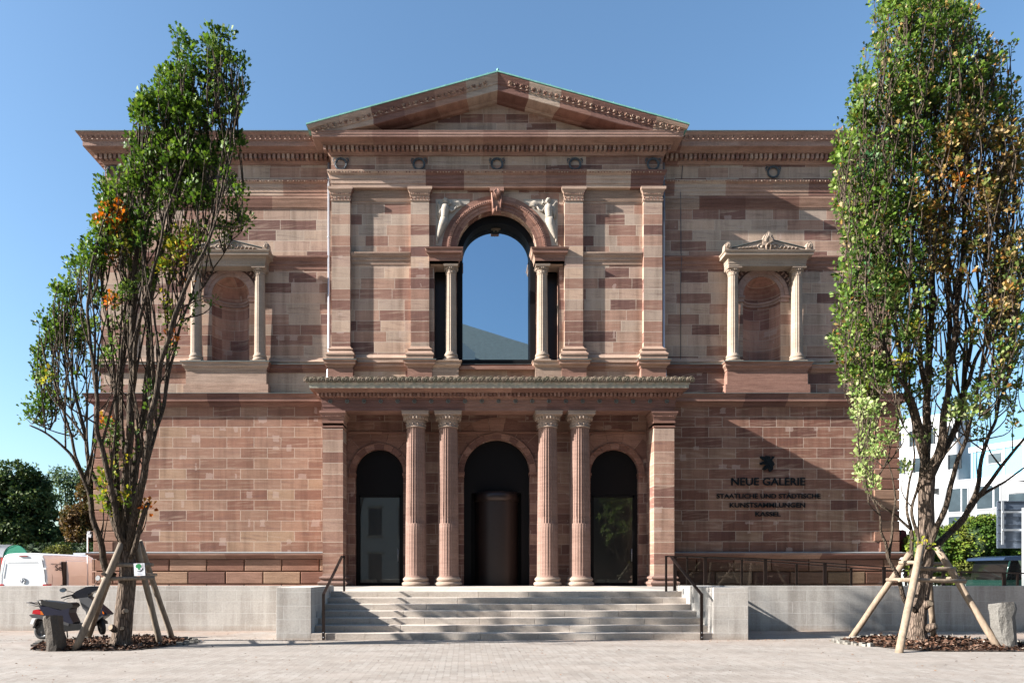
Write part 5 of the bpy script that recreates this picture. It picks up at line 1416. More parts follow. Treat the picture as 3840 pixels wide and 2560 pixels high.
# bark-mulch beds with sett edging
def bed(cx, cy, rx, ry, lab):
    n = 5200
    a = rng.uniform(0, 6.283, n); q = np.sqrt(rng.random(n))*(1+.06*np.sin(a*5))
    x, y = cx+rx*q*np.cos(a), cy+ry*q*np.sin(a)
    z = .02 + .05*np.maximum(0, 1-q*q) + rng.uniform(0, .03, n)
    pos = np.stack([x, y, z], 1)
    pal = np.array([(.085,.042,.026),(.05,.028,.02),(.12,.065,.042),(.03,.02,.016),(.17,.11,.08),(.07,.035,.022)])
    cc = pal[rng.integers(0, len(pal), n)]*rng.uniform(.7,1.3,(n,1)); light = rng.random(n) < .015; cc[light] = (.42,.38,.33)
    mb = MB(); mb.add([(cx,cy,.075)] + [(cx+rx*1.02*(1+.06*math.sin(t*5))*math.cos(t), cy+ry*1.02*(1+.06*math.sin(t*5))*math.sin(t), .012) for t in [6.283*k/48 for k in range(48)]], [(0,1+k,1+(k+1)%48) for k in range(48)])
    o = mb.build("mulch_bed", plain("mulch_soil", (.05,.032,.023), .95, 0, .4, 20), None); tag(o, kind="stuff")
    o2 = leaves_obj("bark_chips", pos, rand_unit(n)*.6+np.array([0,0,1]), rand_unit(n)*np.array([1,1,.35]), rng.uniform(.03,.11,n), cc, leaf_mat("bark_chip", .9, 0.0), None, .45); tag(o2, kind="stuff")
    e = MB(); k = 0
    t = R(-8)
    while t < R(200):
        f = (1+.06*math.sin(t*5))*1.06
        c = Vector((cx+rx*f*math.cos(t), cy+ry*f*math.sin(t), .03)); tn = Vector((-rx*math.sin(t), ry*math.cos(t), 0)).normalized(); nn = Vector((tn.y, -tn.x, 0))
        w_ = rng.uniform(.035,.05)
        if k % 2 == 0: e.obox(c+Vector((0,0,rng.uniform(-.01,.012))), tn*w_, nn*.05, (0,0,.045))
        else: e.obox(c+nn*.03-Vector((0,0,.025)), tn*w_, nn*.05, (0,0,.04))
        t += .105/max(rx, ry); k += 1
    o3 = e.build("bed_edging", island("granite_sett", [(0,(.13,.12,.107)),(1,(.235,.22,.196))], strata=0), None); tag(o3, lab, "edging", "sett edging round the oak beds")
bed(-7.6, 14.75, 1.5, 1.35, "ring of small stone setts edging the bark bed of the oak by the scooter")
bed(10.15, 14.75, 1.75, 1.45, "ring of small stone setts edging the bark bed of the oak that is turning brown")

# broad background trees
def bushy(name, label, cat, base, blobs, n, size, pal, trunk_r=.2, group=None, gaps=.0, core=None, limbs=True):
    root = thing(name, label, cat, (base[0], base[1], base[2]), group)
    base = Vector(base)
    wts = np.array([b[3]*b[4]*b[5] for b in blobs])**.75; wts /= wts.sum()
    bi = rng.choice(len(blobs), n, p=wts); BL = np.array(blobs)[bi]
    d = rand_unit(n); rad = rng.random((n,1))**.33
    pos = BL[:,:3] + d*BL[:,3:6]*rad*(1+.25*np.array([noise.noise(Vector(v)*3) for v in d*1.0])[:,None])
    nz = np.array([noise.noise(Vector(p)*(.9)) + .6*noise.noise(Vector(p)*2.3) for p in pos])
    keep = nz > gaps - .35
    pos, d, nz = pos[keep], d[keep], nz[keep]; m = len(pos)
    pl = np.array(pal); k = np.clip(((nz+.6)/1.2*len(pl) + rng.normal(0,.8,m)).astype(int), 0, len(pl)-1)
    leaves_obj("crown", pos, d*.7+rand_unit(m)*.6+np.array([0,0,.5]), rand_unit(m)+d*.6, rng.uniform(.7,1.3,m)*size, pl[k]*rng.uniform(.75,1.2,(m,1)), M['farleaf'], root, .7)
    if limbs:
        mb = MB()
        top = Vector(np.mean(np.array([b[:3] for b in blobs]), axis=0))
        mb.tube([base-Vector((0,0,.3)), base*.6+top*.4, top], [trunk_r, trunk_r*.75, trunk_r*.45], 8)
        for b in blobs:
            c = Vector(b[:3]); s0 = base*.62+top*.38
            mb.tube(smooth_path([s0, (s0+c)/2+Vector((0,0,-.4)), c, c+Vector((rng.normal(0,.3), 0, b[5]*.7))], 3), list(np.linspace(trunk_r*.45, .03, 10)), 6)
            for _ in range(5):
                e = c + Vector(rand_unit(1)[0]*np.array(b[3:6])*.85); mb.tube([c-Vector((0,0,b[5]*.3)), (c+e)/2+Vector((0,0,.1)), e], [.05,.035,.012], 4)
        mb.build("trunk", M['twig'], root)
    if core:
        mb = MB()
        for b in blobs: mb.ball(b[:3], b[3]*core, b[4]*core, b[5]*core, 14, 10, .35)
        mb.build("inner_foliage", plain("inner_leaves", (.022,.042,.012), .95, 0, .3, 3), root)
    return root
def bp(px, py, Y, rx, ry, rz=None):
    p = P(px, py, Y); s = Y/F; return (p.x, Y, p.z, rx*s, (rz or rx*.8)*s, ry*s)
DARK = [(.016,.034,.014),(.030,.058,.02),(.055,.088,.028),(.10,.13,.045)]
bushy("broad_tree", "large dark green leafy tree beyond the white van", "tree", (PX(60,62),62,.3), [bp(60,1800,62,90,70),bp(-60,1830,62,120,80),bp(135,1825,62,60,55),bp(100,1880,62,110,70),bp(175,1940,62,60,55),bp(0,1930,62,120,70),bp(60,1990,62,130,70),bp(-80,2000,62,100,70),bp(180,2010,62,90,50)], 42000, .24, DARK, .4, "trees beyond the street", .09)
bushy("thin_tree", "thin pale tree with open crown showing sky between the dark and brown trees", "tree", (PX(250,66),66,.3), [bp(215,1785,66,35,38),bp(250,1795,66,45,45),bp(285,1820,66,40,50),bp(245,1850,66,45,50),bp(315,1790,66,40,35),bp(270,1900,66,30,40)], 2300, .20, [(.06,.10,.05),(.09,.14,.07),(.13,.18,.10)], .15, "trees beyond the street", -.15)
bushy("copper_tree", "brown leaved autumn tree close to the gallery's left corner", "tree", (PX(330,56),56,.3), [bp(335,1850,56,45,55),bp(300,1940,56,70,50),bp(350,1930,56,60,60),bp(265,1965,56,40,40),bp(320,2010,56,70,55),bp(370,2010,56,50,60),bp(350,1790,56,30,40)], 20000, .18, [(.055,.03,.015),(.09,.05,.022),(.13,.075,.03),(.16,.10,.04),(.06,.055,.02)], .25, "trees beyond the street", -.05)
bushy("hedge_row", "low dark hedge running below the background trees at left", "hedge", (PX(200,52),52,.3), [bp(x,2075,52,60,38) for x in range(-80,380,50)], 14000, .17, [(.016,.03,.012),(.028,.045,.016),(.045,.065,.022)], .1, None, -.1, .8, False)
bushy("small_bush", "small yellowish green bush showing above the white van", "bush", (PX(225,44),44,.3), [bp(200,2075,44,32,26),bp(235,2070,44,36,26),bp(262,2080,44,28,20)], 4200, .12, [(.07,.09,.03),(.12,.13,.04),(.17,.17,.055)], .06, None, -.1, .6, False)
YH = 26.9
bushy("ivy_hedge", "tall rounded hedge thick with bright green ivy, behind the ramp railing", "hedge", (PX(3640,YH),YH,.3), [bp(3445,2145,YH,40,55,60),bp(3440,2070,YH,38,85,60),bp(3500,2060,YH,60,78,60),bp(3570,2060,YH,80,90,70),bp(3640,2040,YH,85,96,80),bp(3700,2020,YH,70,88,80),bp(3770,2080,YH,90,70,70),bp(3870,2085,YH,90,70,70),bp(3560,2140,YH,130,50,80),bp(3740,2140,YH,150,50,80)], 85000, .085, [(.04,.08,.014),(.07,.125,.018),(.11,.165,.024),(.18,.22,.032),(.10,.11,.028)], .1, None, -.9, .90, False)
# park trees behind the viewer: added to block sky light and darken the door glass
def screening():
    n = 9000
    x = np.concatenate([rng.uniform(11.9, 90, n*3//4), rng.uniform(-100, -36, n-n*3//4)]); h = rng.random(n)
    top = np.where(x < 24, 9 + 1.5*np.sin(x*1.1), 19 + 3*np.sin(x*.35) + 2*np.sin(x*.9+1))
    pos = np.stack([x, np.where(x < 24, -9.6, -17) + np.where(x < 24, .5, 3)*np.sin(x*.5) + rng.normal(0, .5, n), .3 + h*top], 1)
    o = leaves_obj("screening_trees", pos, rand_unit(n)*.8+np.array([0,.8,.2]), rand_unit(n), rng.uniform(.9,2.0,n), np.array([(.006,.010,.004)])*rng.uniform(.6,1.5,(n,1)), M['farleaf'], None, .8); tag(o, kind="stuff")
screening()
# ------------------------------------------------------------------ scooter, stones
YS2 = 15.9
def z6(u, v, dy=0.0): return P(110+u/6.533, 2180+v/6.533, YS2) + Vector((0, dy, 0))
sco = thing("motor_scooter", "dark blue motor scooter with black seat parked on its stand by the long wall", "scooter", tuple(z6(1000,1415)[:2])+(0,))
blk = plain("scooter_black_plastic", (.006,.006,.007), .5, 0, .15, 9, .25); rub = plain("tyre_rubber", (.016,.016,.017), .75, 0, .2, 40)
blue = plain("scooter_dark_blue", (.006,.007,.022), .4, 0, .1, 9, .3); sil = plain("scooter_silver", (.07,.072,.078), .4, .2, .1); dgrey = plain("scooter_grey", (.055,.055,.06), .4, .1, .1)
def slab(nm, uv, hw, m, parent=None, dy=0.0, bev=.03):
    mb = MB(); pts = [(z6(u, v).x, z6(u, v).z) for u, v in uv]; mb.prism(pts, YS2+dy-hw, YS2+dy+hw)
    o = mb.build(nm, m, parent or sco); md = o.modifiers.new("bevel", 'BEVEL'); md.width = min(bev, hw*.6); md.segments = 3; md.limit_method = 'ANGLE'; md.angle_limit = R(50)
    return o
def wheel(nm, c, r, ax, w_):
    ax = Vector(ax).normalized(); q = ax.to_track_quat('Z', 'Y').to_matrix()
    prof = [(r*.62,-w_*.42),(r*.80,-w_*.5),(r*.95,-w_*.36),(r,0),(r*.95,w_*.36),(r*.80,w_*.5),(r*.62,w_*.42),(r*.62,-w_*.42)]
    t = MB(); t.lathe(prof, (0,0,0), 28); t.v = [tuple(q @ Vector(v) + Vector(c)) for v in t.v]; o = t.build(nm, rub, sco)
    t = MB(); t.lathe([(r*.62,-w_*.3),(r*.55,-w_*.3),(r*.5,-w_*.1),(r*.2,-w_*.12),(r*.18,-w_*.35),(0,-w_*.35)], (0,0,0), 24)
    t.lathe([(r*.62,w_*.3),(r*.55,w_*.3),(r*.5,w_*.1),(r*.2,w_*.12),(r*.18,w_*.35),(0,w_*.35)], (0,0,0), 24)
    for k in range(5):
        a = 6.283*k/5
        for sgn in (-1,1): t.obox((math.cos(a)*r*.35, math.sin(a)*r*.35, sgn*w_*.16), (math.cos(a)*r*.2, math.sin(a)*r*.2, 0), (-math.sin(a)*r*.06, math.cos(a)*r*.06, 0), (0,0,w_*.06))
    t.v = [tuple(q @ Vector(v) + Vector(c)) for v in t.v]; t.build("rim", sil, o)
wheel("rear_wheel", z6(335,1215), .195, (0,1,0), .10)
wheel("front_wheel", z6(1770,1095), .195, (.72,.70,.12), .095)
slab("engine", [(330,960),(860,1000),(980,1100),(980,1200),(820,1230),(520,1250),(300,1180)], .11, blk)
slab("floor_board", [(1040,1005),(1420,1030),(1600,1040),(1560,1090),(1270,1175),(1000,1200),(860,1180),(790,1000)], .17, blk)
slab("rear_body", [(330,590),(560,610),(850,690),(1080,640),(1060,760),(1110,880),(1170,1000),(1050,1060),(850,1000),(700,900),(470,820),(410,720)], .16, blue)
slab("body_trim", [(105,800),(200,785),(480,822),(760,890),(900,945),(1080,1010),(1060,1065),(800,1010),(420,905),(180,870)], .175, dgrey)
slab("seat", [(370,450),(740,488),(900,520),(1070,503),(1135,530),(1162,585),(1110,635),(1000,682),(850,672),(540,602),(395,560)], .15, blk, None, 0, .05)
slab("tail_light", [(145,775),(170,690),(270,668),(345,700),(355,795)], .12, plain("tail_light_red", (.42,.012,.02), .15, 0, .1))
slab("rear_indicator", [(358,705),(440,730),(465,805),(362,797)], .135, plain("indicator_orange", (.55,.13,.01), .2, 0, .1))
slab("number_plate", [(160,888),(232,900),(182,1032),(105,1020)], .09, plain("plate_white", (.7,.7,.7), .4, 0, .03), None, -.05, .003)
slab("mud_flap", [(235,900),(300,950),(155,1132),(122,1120)], .07, blk, None, 0, .01)
mb = MB()
for dy in (-.10, .10):
    mb.tube([z6(0,508,dy), z6(120,520,dy), z6(290,560,dy), z6(540,612,dy)], .011, 6); mb.tube([z6(262,452,dy), z6(300,520,dy), z6(335,575,dy)], .012, 6)
    mb.tube([z6(262,452,dy), z6(370,455,dy), z6(440,580,dy)], .012, 6); mb.tube([z6(60,545,dy), z6(240,590,dy), z6(430,600,dy)], .010, 6)
mb.tube([z6(0,508,-.10), z6(0,508,.10)], .011, 6); mb.tube([z6(120,520,-.10), z6(120,520,.10)], .009, 6); mb.tube([z6(262,452,-.1), z6(262,452,.1)], .012, 6)
mb.build("luggage_rack", blk, sco)
slab("leg_shield", [(1300,395),(1400,385),(1520,372),(1590,420),(1700,520),(1600,760),(1640,900),(1560,1030),(1470,1010),(1500,880),(1470,720),(1390,640),(1340,520)], .15, sil, None, .0, .04)
slab("front_cowl", [(1590,420),(1750,560),(1900,690),(1995,785),(1960,815),(1880,818),(1740,930),(1620,1010),(1560,900),(1600,700)], .14, blue, None, 0, .06)
slab("shield_trim", [(1575,1015),(1720,900),(1880,815),(1890,840),(1760,940),(1600,1045)], .16, sil)
slab("front_indicator", [(1870,705),(1912,745),(1912,785),(1878,770)], .15, plain("indicator_amber", (.6,.14,.01), .2, 0, .1), None, 0, .01)
slab("front_fender", [(1640,950),(1760,900),(1880,960),(1900,1030),(1840,1040),(1760,990),(1680,1020)], .06, blk)
MB().tube([z6(1700,860,-.07), z6(1800,960,-.07), z6(1870,1050,-.08)], [.022,.02,.02], 8).build("fork", sil, sco)
slab("handlebar_cowl", [(1120,300),(1200,230),(1440,122),(1600,105),(1740,112),(1730,195),(1500,300),(1500,385),(1330,402),(1160,420),(1085,340)], .10, plain("scooter_gloss_black", (.01,.011,.016), .15, 0, .1), None, 0, .05)
MB().tube([z6(965,385,-.3), z6(1040,350,-.2), z6(1130,320,-.08)], [.018,.018,.016], 8).build("grip", blk, sco)
MB().tube([z6(1000,445,-.27), z6(1060,395,-.2), z6(1130,380,-.1)], [.006,.008,.008], 6).build("brake_lever", sil, sco)
def mirror(c, pts, a, b, tilt, face):
    mb = MB(); mb.ball((0,0,0), a, .018, b, 16, 8); q = Matrix.Rotation(tilt, 3, 'Y')
    mb.v = [tuple(q @ Vector(v) + Vector(c)) for v in mb.v]; o = mb.build("mirror", blk, sco)
    mb = MB(); mb.add([tuple(q @ Vector((a*.9*math.cos(t), -.0185, b*.9*math.sin(t))) + Vector(c)) for t in [6.283*k/20 for k in range(20)]], [list(range(20))]); mb.build("mirror_glass", face, o)
    MB().tube(pts, .007, 6).build("mirror_stem", blk, o)
chrome = plain("mirror_chrome", (.75,.77,.8), .03, 1.0, .02)
mirror(z6(890,200,-.1), [z6(970,215,-.1), z6(1050,240,-.06), z6(1115,275,-.02)], .083, .052, R(-8), chrome)
mirror(P(368,2166,16.0), [P(366,2177,16.0), P(358,2188,15.95), P(353,2199,15.9)], .058, .068, R(25), plain("mirror_back_glare", (.8,.8,.8), .3, .6, .02))
MB().tube([z6(880,1180,-.1), z6(930,1290,-.13), z6(985,1395,-.16)], .014, 6).tube([z6(860,1180,.1), z6(862,1380,.12)], .014, 6).build("stand", blk, sco)

def rock(nm, lab, uvs, Y, d, m, top):
    # rough upright stone: an uneven outline carried round in depth
    n = 18; mb = MB(); vs = []
    for (y, xl, xr) in uvs:
        cl, cr = P(xl, y, Y), P(xr, y, Y); cx = (cl.x+cr.x)/2; hw = (cr.x-cl.x)/2
        for k in range(n):
            a = 6.283*k/n; sx = math.copysign(abs(math.cos(a))**.7, math.cos(a)); sy = math.copysign(abs(math.sin(a))**.7, math.sin(a))
            j = 1 + .17*noise.noise(Vector((math.cos(a)*2.5, math.sin(a)*2.5, cl.z*4))) + .07*noise.noise(Vector((math.cos(a)*6, math.sin(a)*6, cl.z*11)))
            vs.append((cx+hw*sx*j, Y+d*sy*j, cl.z + (.02*noise.noise(Vector((a,cl.z,3))) if y != uvs[-1][0] else .03*math.cos(a+1))))
    L = len(uvs)
    mb.add(vs, [(j*n+k, j*n+(k+1)%n, (j+1)*n+(k+1)%n, (j+1)*n+k) for j in range(L-1) for k in range(n)] + [list(range((L-1)*n, L*n))])
    o = mb.build(nm, m, None); tag(o, lab, "stone", "upright stones by the oaks"); return o
def rockmat(nm, c):
    t = NT(nm); g = t.n("NewGeometry"); f = t.noise(g.outputs["Position"], 7, 6, .7); f2 = t.noise(g.outputs["Position"], 45, 4, .7)
    t.l(t.mix(1.0, t.mix(f, tuple(x*.6 for x in c), tuple(x*1.4 for x in c)), t.ramp(f2, [(.3,(.75,.75,.75)),(.7,(1.2,1.2,1.2))]), 'MULTIPLY'), t.b.inputs["Base Color"])
    t.b.inputs["Roughness"].default_value = .9; t.bump(t.math('ADD', f, t.math('MULTIPLY', f2, .4)), 1.0, .05); return t.m
rock("standing_stone", "dark upright basalt stone standing in front of the scooter", [(2444,179,236),(2420,180,239),(2390,179,238),(2360,177,233),(2335,175,228),(2318,173.5,225),(2309,174,224)], 13.55, .16, rockmat("basalt_dark", (.075,.062,.05)), 0)
rock("standing_stone", "light grey upright basalt stone beside the oak that is turning brown", [(2436,3757,3803),(2415,3744,3803),(2385,3735,3799),(2350,3727,3797),(2310,3721,3797),(2280,3718,3802),(2265,3718,3798),(2259,3722,3792)], 13.95, .17, rockmat("basalt_grey", (.135,.127,.115)), 0)

# ------------------------------------------------------------------ vehicles
def white_van():
    Y0, Z0 = 27.8, .37
    xr, xl = -17.0, -18.97
    t = thing("delivery_van", "white delivery van with open sliding door, parked beyond the long wall", "van", ((xr+xl)/2, Y0, Z0))
    wm = plain("van_white_paint", (.80,.80,.79), .25, 0, .02, 3)
    cx = (xr+xl)/2; hw = (xr-xl)/2
    def sec(y, k=1.0, zt=2.33):
        h = zt-Z0
        pts = [(-hw*.98,.25),(-hw*k,.55),(-hw*k*.995,1.0),(-hw*k*.95,1.45),(-hw*k*.88,h-.22),(-hw*.80*k,h-.06),(-hw*.62*k,h),(0,h+.035)]
        pts += [(-a,b) for a,b in pts[:-1][::-1]]
        return [(cx+a, y, Z0+b) for a, b in pts]
    ys = [(Y0+.03,.985,2.30),(Y0+.10,1.0,2.33),(Y0+1.0,1.0,2.345),(Y0+3.6,1.0,2.345),(Y0+4.1,.95,2.2),(Y0+4.8,.92,1.5)]
    mb = MB(); vs = []
    for y, k, z in ys: vs += sec(y, k, z)
    n = len(sec(0)); mb.add(vs, [(j*n+i, j*n+i+1, (j+1)*n+i+1, (j+1)*n+i) for j in range(len(ys)-1) for i in range(n-1)] + [list(range(n)), list(range((len(ys)-1)*n, len(ys)*n))], False)
    mb.build("body", wm, t, bevel=.03)
    seam = plain("van_seam", (.10,.10,.10), .6, 0, .05)
    # the two rear doors, pressed panel and seams
    mb = MB(); pts = [(cx-hw*.90, Z0+.5), (cx-hw*.88, Z0+1.1), (cx-hw*.76, Z0+1.72), (cx+hw*.76, Z0+1.72), (cx+hw*.88, Z0+1.1), (cx+hw*.90, Z0+.5)]
    mb.prism(pts, Y0+.005, Y0+.06); rd = mb.build("rear_door", wm, t, bevel=.02)
    mb = MB()
    mb.tube([(cx+hw*.92, Y0-.002, Z0+.5), (cx+hw*.90, Y0-.0, Z0+1.15), (cx+hw*.79, Y0+.0, Z0+1.75), (cx-hw*.79, Y0+.0, Z0+1.75), (cx-hw*.90, Y0, Z0+1.15), (cx-hw*.92, Y0, Z0+.5)], .008, 5)
    mb.tube([(cx-hw*.66, Y0-.001, Z0+1.60), (cx+hw*.62, Y0-.001, Z0+1.60)], .005, 5); mb.tube([(cx-hw*.70, Y0-.001, Z0+1.55), (cx-hw*.80, Y0-.001, Z0+.95)], .005, 5)
    mb.build("door_seams", seam, rd)
    for z in (.72, 1.32):
        mb = MB(); mb.box(cx+hw*.86, cx+hw*.95, Y0-.02, Y0+.03, Z0+z, Z0+z+.07); mb.build("hinge", wm, rd)
    mb = MB(); mb.tube([(cx+.11*math.cos(a), Y0-.012, Z0+.87+.11*math.sin(a)) for a in [6.283*k/20 for k in range(21)]], .012, 6, cap=False)
    mb.tube([(cx-.06, Y0-.012, Z0+.96), (cx-.02, Y0-.012, Z0+.88), (cx, Y0-.012, Z0+.91), (cx+.02, Y0-.012, Z0+.88), (cx+.06, Y0-.012, Z0+.96)], .010, 5)
    mb.tube([(cx-.09, Y0-.012, Z0+.91), (cx-.035, Y0-.012, Z0+.78), (cx, Y0-.012, Z0+.85), (cx+.035, Y0-.012, Z0+.78), (cx+.09, Y0-.012, Z0+.91)], .010, 5)
    mb.build("badge", plain("van_chrome", (.45,.46,.48), .25, .9, .05), rd)
    redm = plain("van_lamp_red", (.35,.01,.012), .18, 0, .1)
    for s in (-1, 1):
        mb = MB(); x0, x1 = sorted((cx+s*hw*.80, cx+s*hw*1.005)); mb.bbox(x0, x1, Y0-.015, Y0+.28, Z0+.28, Z0+.72, .02); mb.build("tail_lamp", redm, t)
    mb = MB(); mb.box(cx-.16, cx+.16, Y0-.0, Y0+.06, Z0+1.84, Z0+1.885); mb.build("brake_lamp", plain("lamp_dull_red", (.30,.08,.07), .3, 0, .1), t)
    # side: open sliding door standing out from the body, black strip drawn in for the recess shade
    mb = MB(); mb.box(xr-.05, xr+.012, Y0+1.05, Y0+1.35, Z0+.5, Z0+1.65); mb.build("door_shade", plain("van_door_shade", (.008,.008,.009), .7, 0, .05), t)
    mb = MB(); mb.prism([(xr+.02, Z0+.35), (xr+.10, Z0+.4), (xr+.105, Z0+1.05), (xr+.02, Z0+1.68), (xr-.02, Z0+1.70)], Y0+1.33, Y0+3.9); sd = mb.build("sliding_door", wm, t, bevel=.01)
    mb = MB(); mb.tube([(xr-.03, Y0+.3, Z0+1.55), (xr-.03, Y0+1.1, Z0+1.55)], .012, 5); mb.box(xr-.02, xr+.02, Y0+.92, Y0+1.04, Z0+.62, Z0+.68); mb.build("door_track", seam, t)
    mb = MB(); mb.tube([(xr-.01, Y0+.34, Z0+.4), (xr+.002, Y0+.34, Z0+1.0), (xr-.12, Y0+.36, Z0+1.7)], .006, 5); mb.build("pillar_seam", seam, t)
    me = text_mesh("Se", .33, 'LEFT', .002, .004)
    for v in me.vertices: v.co = Vector((xr-.012+v.co.z - .085*max(0,(v.co.y-.0)), Y0+.58+v.co.x*1.45, Z0+1.28+v.co.y)) - ORG[t.name]
    link_mesh("side_lettering", me, plain("van_print", (.02,.018,.03), .5, 0, .05), t)
    dk = plain("van_bumper", (.04,.04,.042), .6, 0, .1)
    mb = MB(); mb.bbox(cx-hw*.97, cx+hw*.97, Y0-.06, Y0+.3, Z0+.12, Z0+.36, .03); mb.build("bumper", dk, t)
    for s in (-1, 1):
        for y in (Y0+.95, Y0+3.9):
            mb = MB(); mb.lathe([(.18,-.1),(.31,-.1),(.33,-.06),(.33,.06),(.31,.1),(.0,.1)], (0,0,0), 24); q = Matrix.Rotation(R(90), 3, 'Y')
            mb.v = [tuple(q @ Vector(v) + Vector((cx+s*(hw-.12), y, Z0+.31-.0))) for v in mb.v]; mb.build("wheel", rub, t)
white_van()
def wagon():
    Y0, Z0 = 34.0, .35
    t = thing("circus_wagon", "green wooden wagon with white arched roof at the left edge", "wagon", (-22.6, Y0, Z0))
    x1 = PX(102, Y0); x0 = PX(12, Y0); cx = (x0+x1)/2; hw = (x1-x0)/2
    ztop = PZ(2043, Y0)
    L = Vector((-6.5, -.6, 0))
    end = [(x0, Z0+.6), (x0, ztop-.62)] + [(cx+hw*math.cos(a), ztop-.62+.62*math.sin(a)) for a in [math.pi-math.pi*i/14 for i in range(15)]][1:] + [(x1, Z0+.6)]
    mb = MB(); mb.prism(end, Y0, Y0+.08); mb.build("end_wall", plain("wagon_green", (.0,.20,.115), .55, 0, .1, 14), t)
    mb = MB(); vs = []
    arcp = [(x0, ztop-.62)] + [(cx+hw*math.cos(a), ztop-.62+.62*math.sin(a)) for a in [math.pi-math.pi*i/14 for i in range(8)]]
    mb.add([(x, Y0-.02, z+.03) for x, z in arcp] + [(x+L.x, Y0+L.y, z+.03) for x, z in arcp], [(i, i+1, len(arcp)+i+1, len(arcp)+i) for i in range(len(arcp)-1)]); mb.build("roof", plain("wagon_white_roof", (.66,.68,.70), .5, 0, .06), t)
    mb = MB(); mb.add([(x0, Y0-.005, Z0+.6), (x0, Y0-.005, ztop-.6), (x0+L.x, Y0+L.y, ztop-.6), (x0+L.x, Y0+L.y, Z0+.6)], [(0,1,2,3)]); mb.build("side_wall", plain("wagon_teal", (.01,.14,.13), .5, 0, .1), t)
    mb = MB(); mb.box(x0-.09, x0+.03, Y0-.06, Y0+.02, Z0+.6, ztop-.62); mb.build("corner_post", plain("wagon_red", (.45,.03,.02), .5, 0, .1), t)
    for x in (x0-.6, x0-4.5):
        mb = MB(); mb.lathe([(0,-.08),(.34,-.08),(.34,.08),(0,.08)], (0,0,0), 20); q = Matrix.Rotation(R(90), 3, 'X'); mb.v = [tuple(q @ Vector(v) + Vector((x, Y0-.1, Z0+.34))) for v in mb.v]; mb.build("wheel", rub, t)
wagon()
def dark_car():
    Y0, Z0 = 23.5, .30
    xl = PX(3776, Y0)
    t = thing("dark_green_car", "dark green car with tinted windows at the right edge behind the railing", "car", (xl+2, Y0, Z0))
    pm = plain("car_dark_green_paint", (.012,.035,.03), .18, .2, .05); gl = glass_dark("car_window_glass", (.7,.9,.8), .12)
    zt_ = PZ(2082, Y0)
    body = [(xl-.10, Z0+.28), (xl-.14, Z0+.85), (xl-.06, Z0+1.0), (xl+4.3, Z0+1.0), (xl+4.5, Z0+.8), (xl+4.5, Z0+.28)]
    mb = MB(); mb.prism(body, Y0, Y0+1.75); mb.build("body", pm, t, bevel=.05)
    cab = [(xl-.02, Z0+.98), (xl+.10, zt_-.30), (xl+.2, zt_-.12), (xl+2.4, zt_-.12), (xl+3.4, Z0+.98)]
    mb = MB(); mb.prism(cab, Y0+.06, Y0+1.69); mb.build("window", gl, t, bevel=.03)
    mb = MB(); mb.prism([(xl-.12, zt_-.16), (xl-.06, zt_-.06), (xl+.4, zt_), (xl+2.0, zt_), (xl+2.5, zt_-.12), (xl+2.4, zt_-.18)], Y0, Y0+1.75); mb.build("roof", plain("car_roof_blue", (.02,.035,.07), .25, .1, .05), t, bevel=.03)
    mb = MB(); mb.tube([(xl-.04, Y0+.02, Z0+.98), (xl+.05, Y0+.02, zt_-.45), (xl+.12, Y0+.02, zt_-.16)], .025, 6); mb.tube([(xl+1.3, Y0+.03, Z0+1.0), (xl+1.25, Y0+.03, zt_-.15)], .04, 6); mb.build("pillar", pm, t)
    for x in (xl+.8, xl+3.5):
        mb = MB(); mb.lathe([(0,-.1),(.31,-.1),(.31,.1),(0,.1)], (0,0,0), 20); q = Matrix.Rotation(R(90), 3, 'X'); mb.v = [tuple(q @ Vector(v) + Vector((x, Y0+.08, Z0+.31))) for v in mb.v]; mb.build("wheel", rub, t)
dark_car()
# ------------------------------------------------------------------ street furniture beyond
def road_sign():
    Y = 22.0
    t = thing("road_sign", "large dark road sign seen from behind on a grey pole", "sign", (PX(3822,Y), Y, .3))
    x0, x1, z0, z1 = PX(3737,Y), PX(3912,Y), PZ(2053,Y), PZ(1879,Y)
    bk = plain("sign_back_blue_grey", (.10,.125,.165), .45, .35, .12, 4)
    mb = MB(); mb.box(x0, x1, Y-.03, Y, z0, z1); mb.build("panel", bk, t)
    mb = MB()
    n = 6
    for k in range(n+1):
        z = z0+(z1-z0)*k/n; mb.box(x0, x1, Y-.065, Y-.031, z-.012, z+.012)
    mb.build("ribs", bk, t)
    al = plain("galvanised_steel", (.42,.44,.46), .4, .6, .1)
    mb = MB()
    for x in (3752, 3868): mb.box(PX(x,Y)-.035, PX(x,Y)+.035, Y-.10, Y-.066, z0+.1, z1-.0)
    mb.build("brackets", al, t)
    mb = MB(); mb.tube([(PX(3823,Y), Y-.19, .2), (PX(3823,Y), Y-.19, PZ(1905,Y))], .068, 16); mb.build("pole", al, t)
    mb = MB()
    for y in (1920, 1987): mb.box(PX(3748,Y), PX(3872,Y), Y-.135, Y-.101, PZ(y,Y)-.03, PZ(y,Y)+.03)
    mb.build("clamps", al, t)
road_sign()
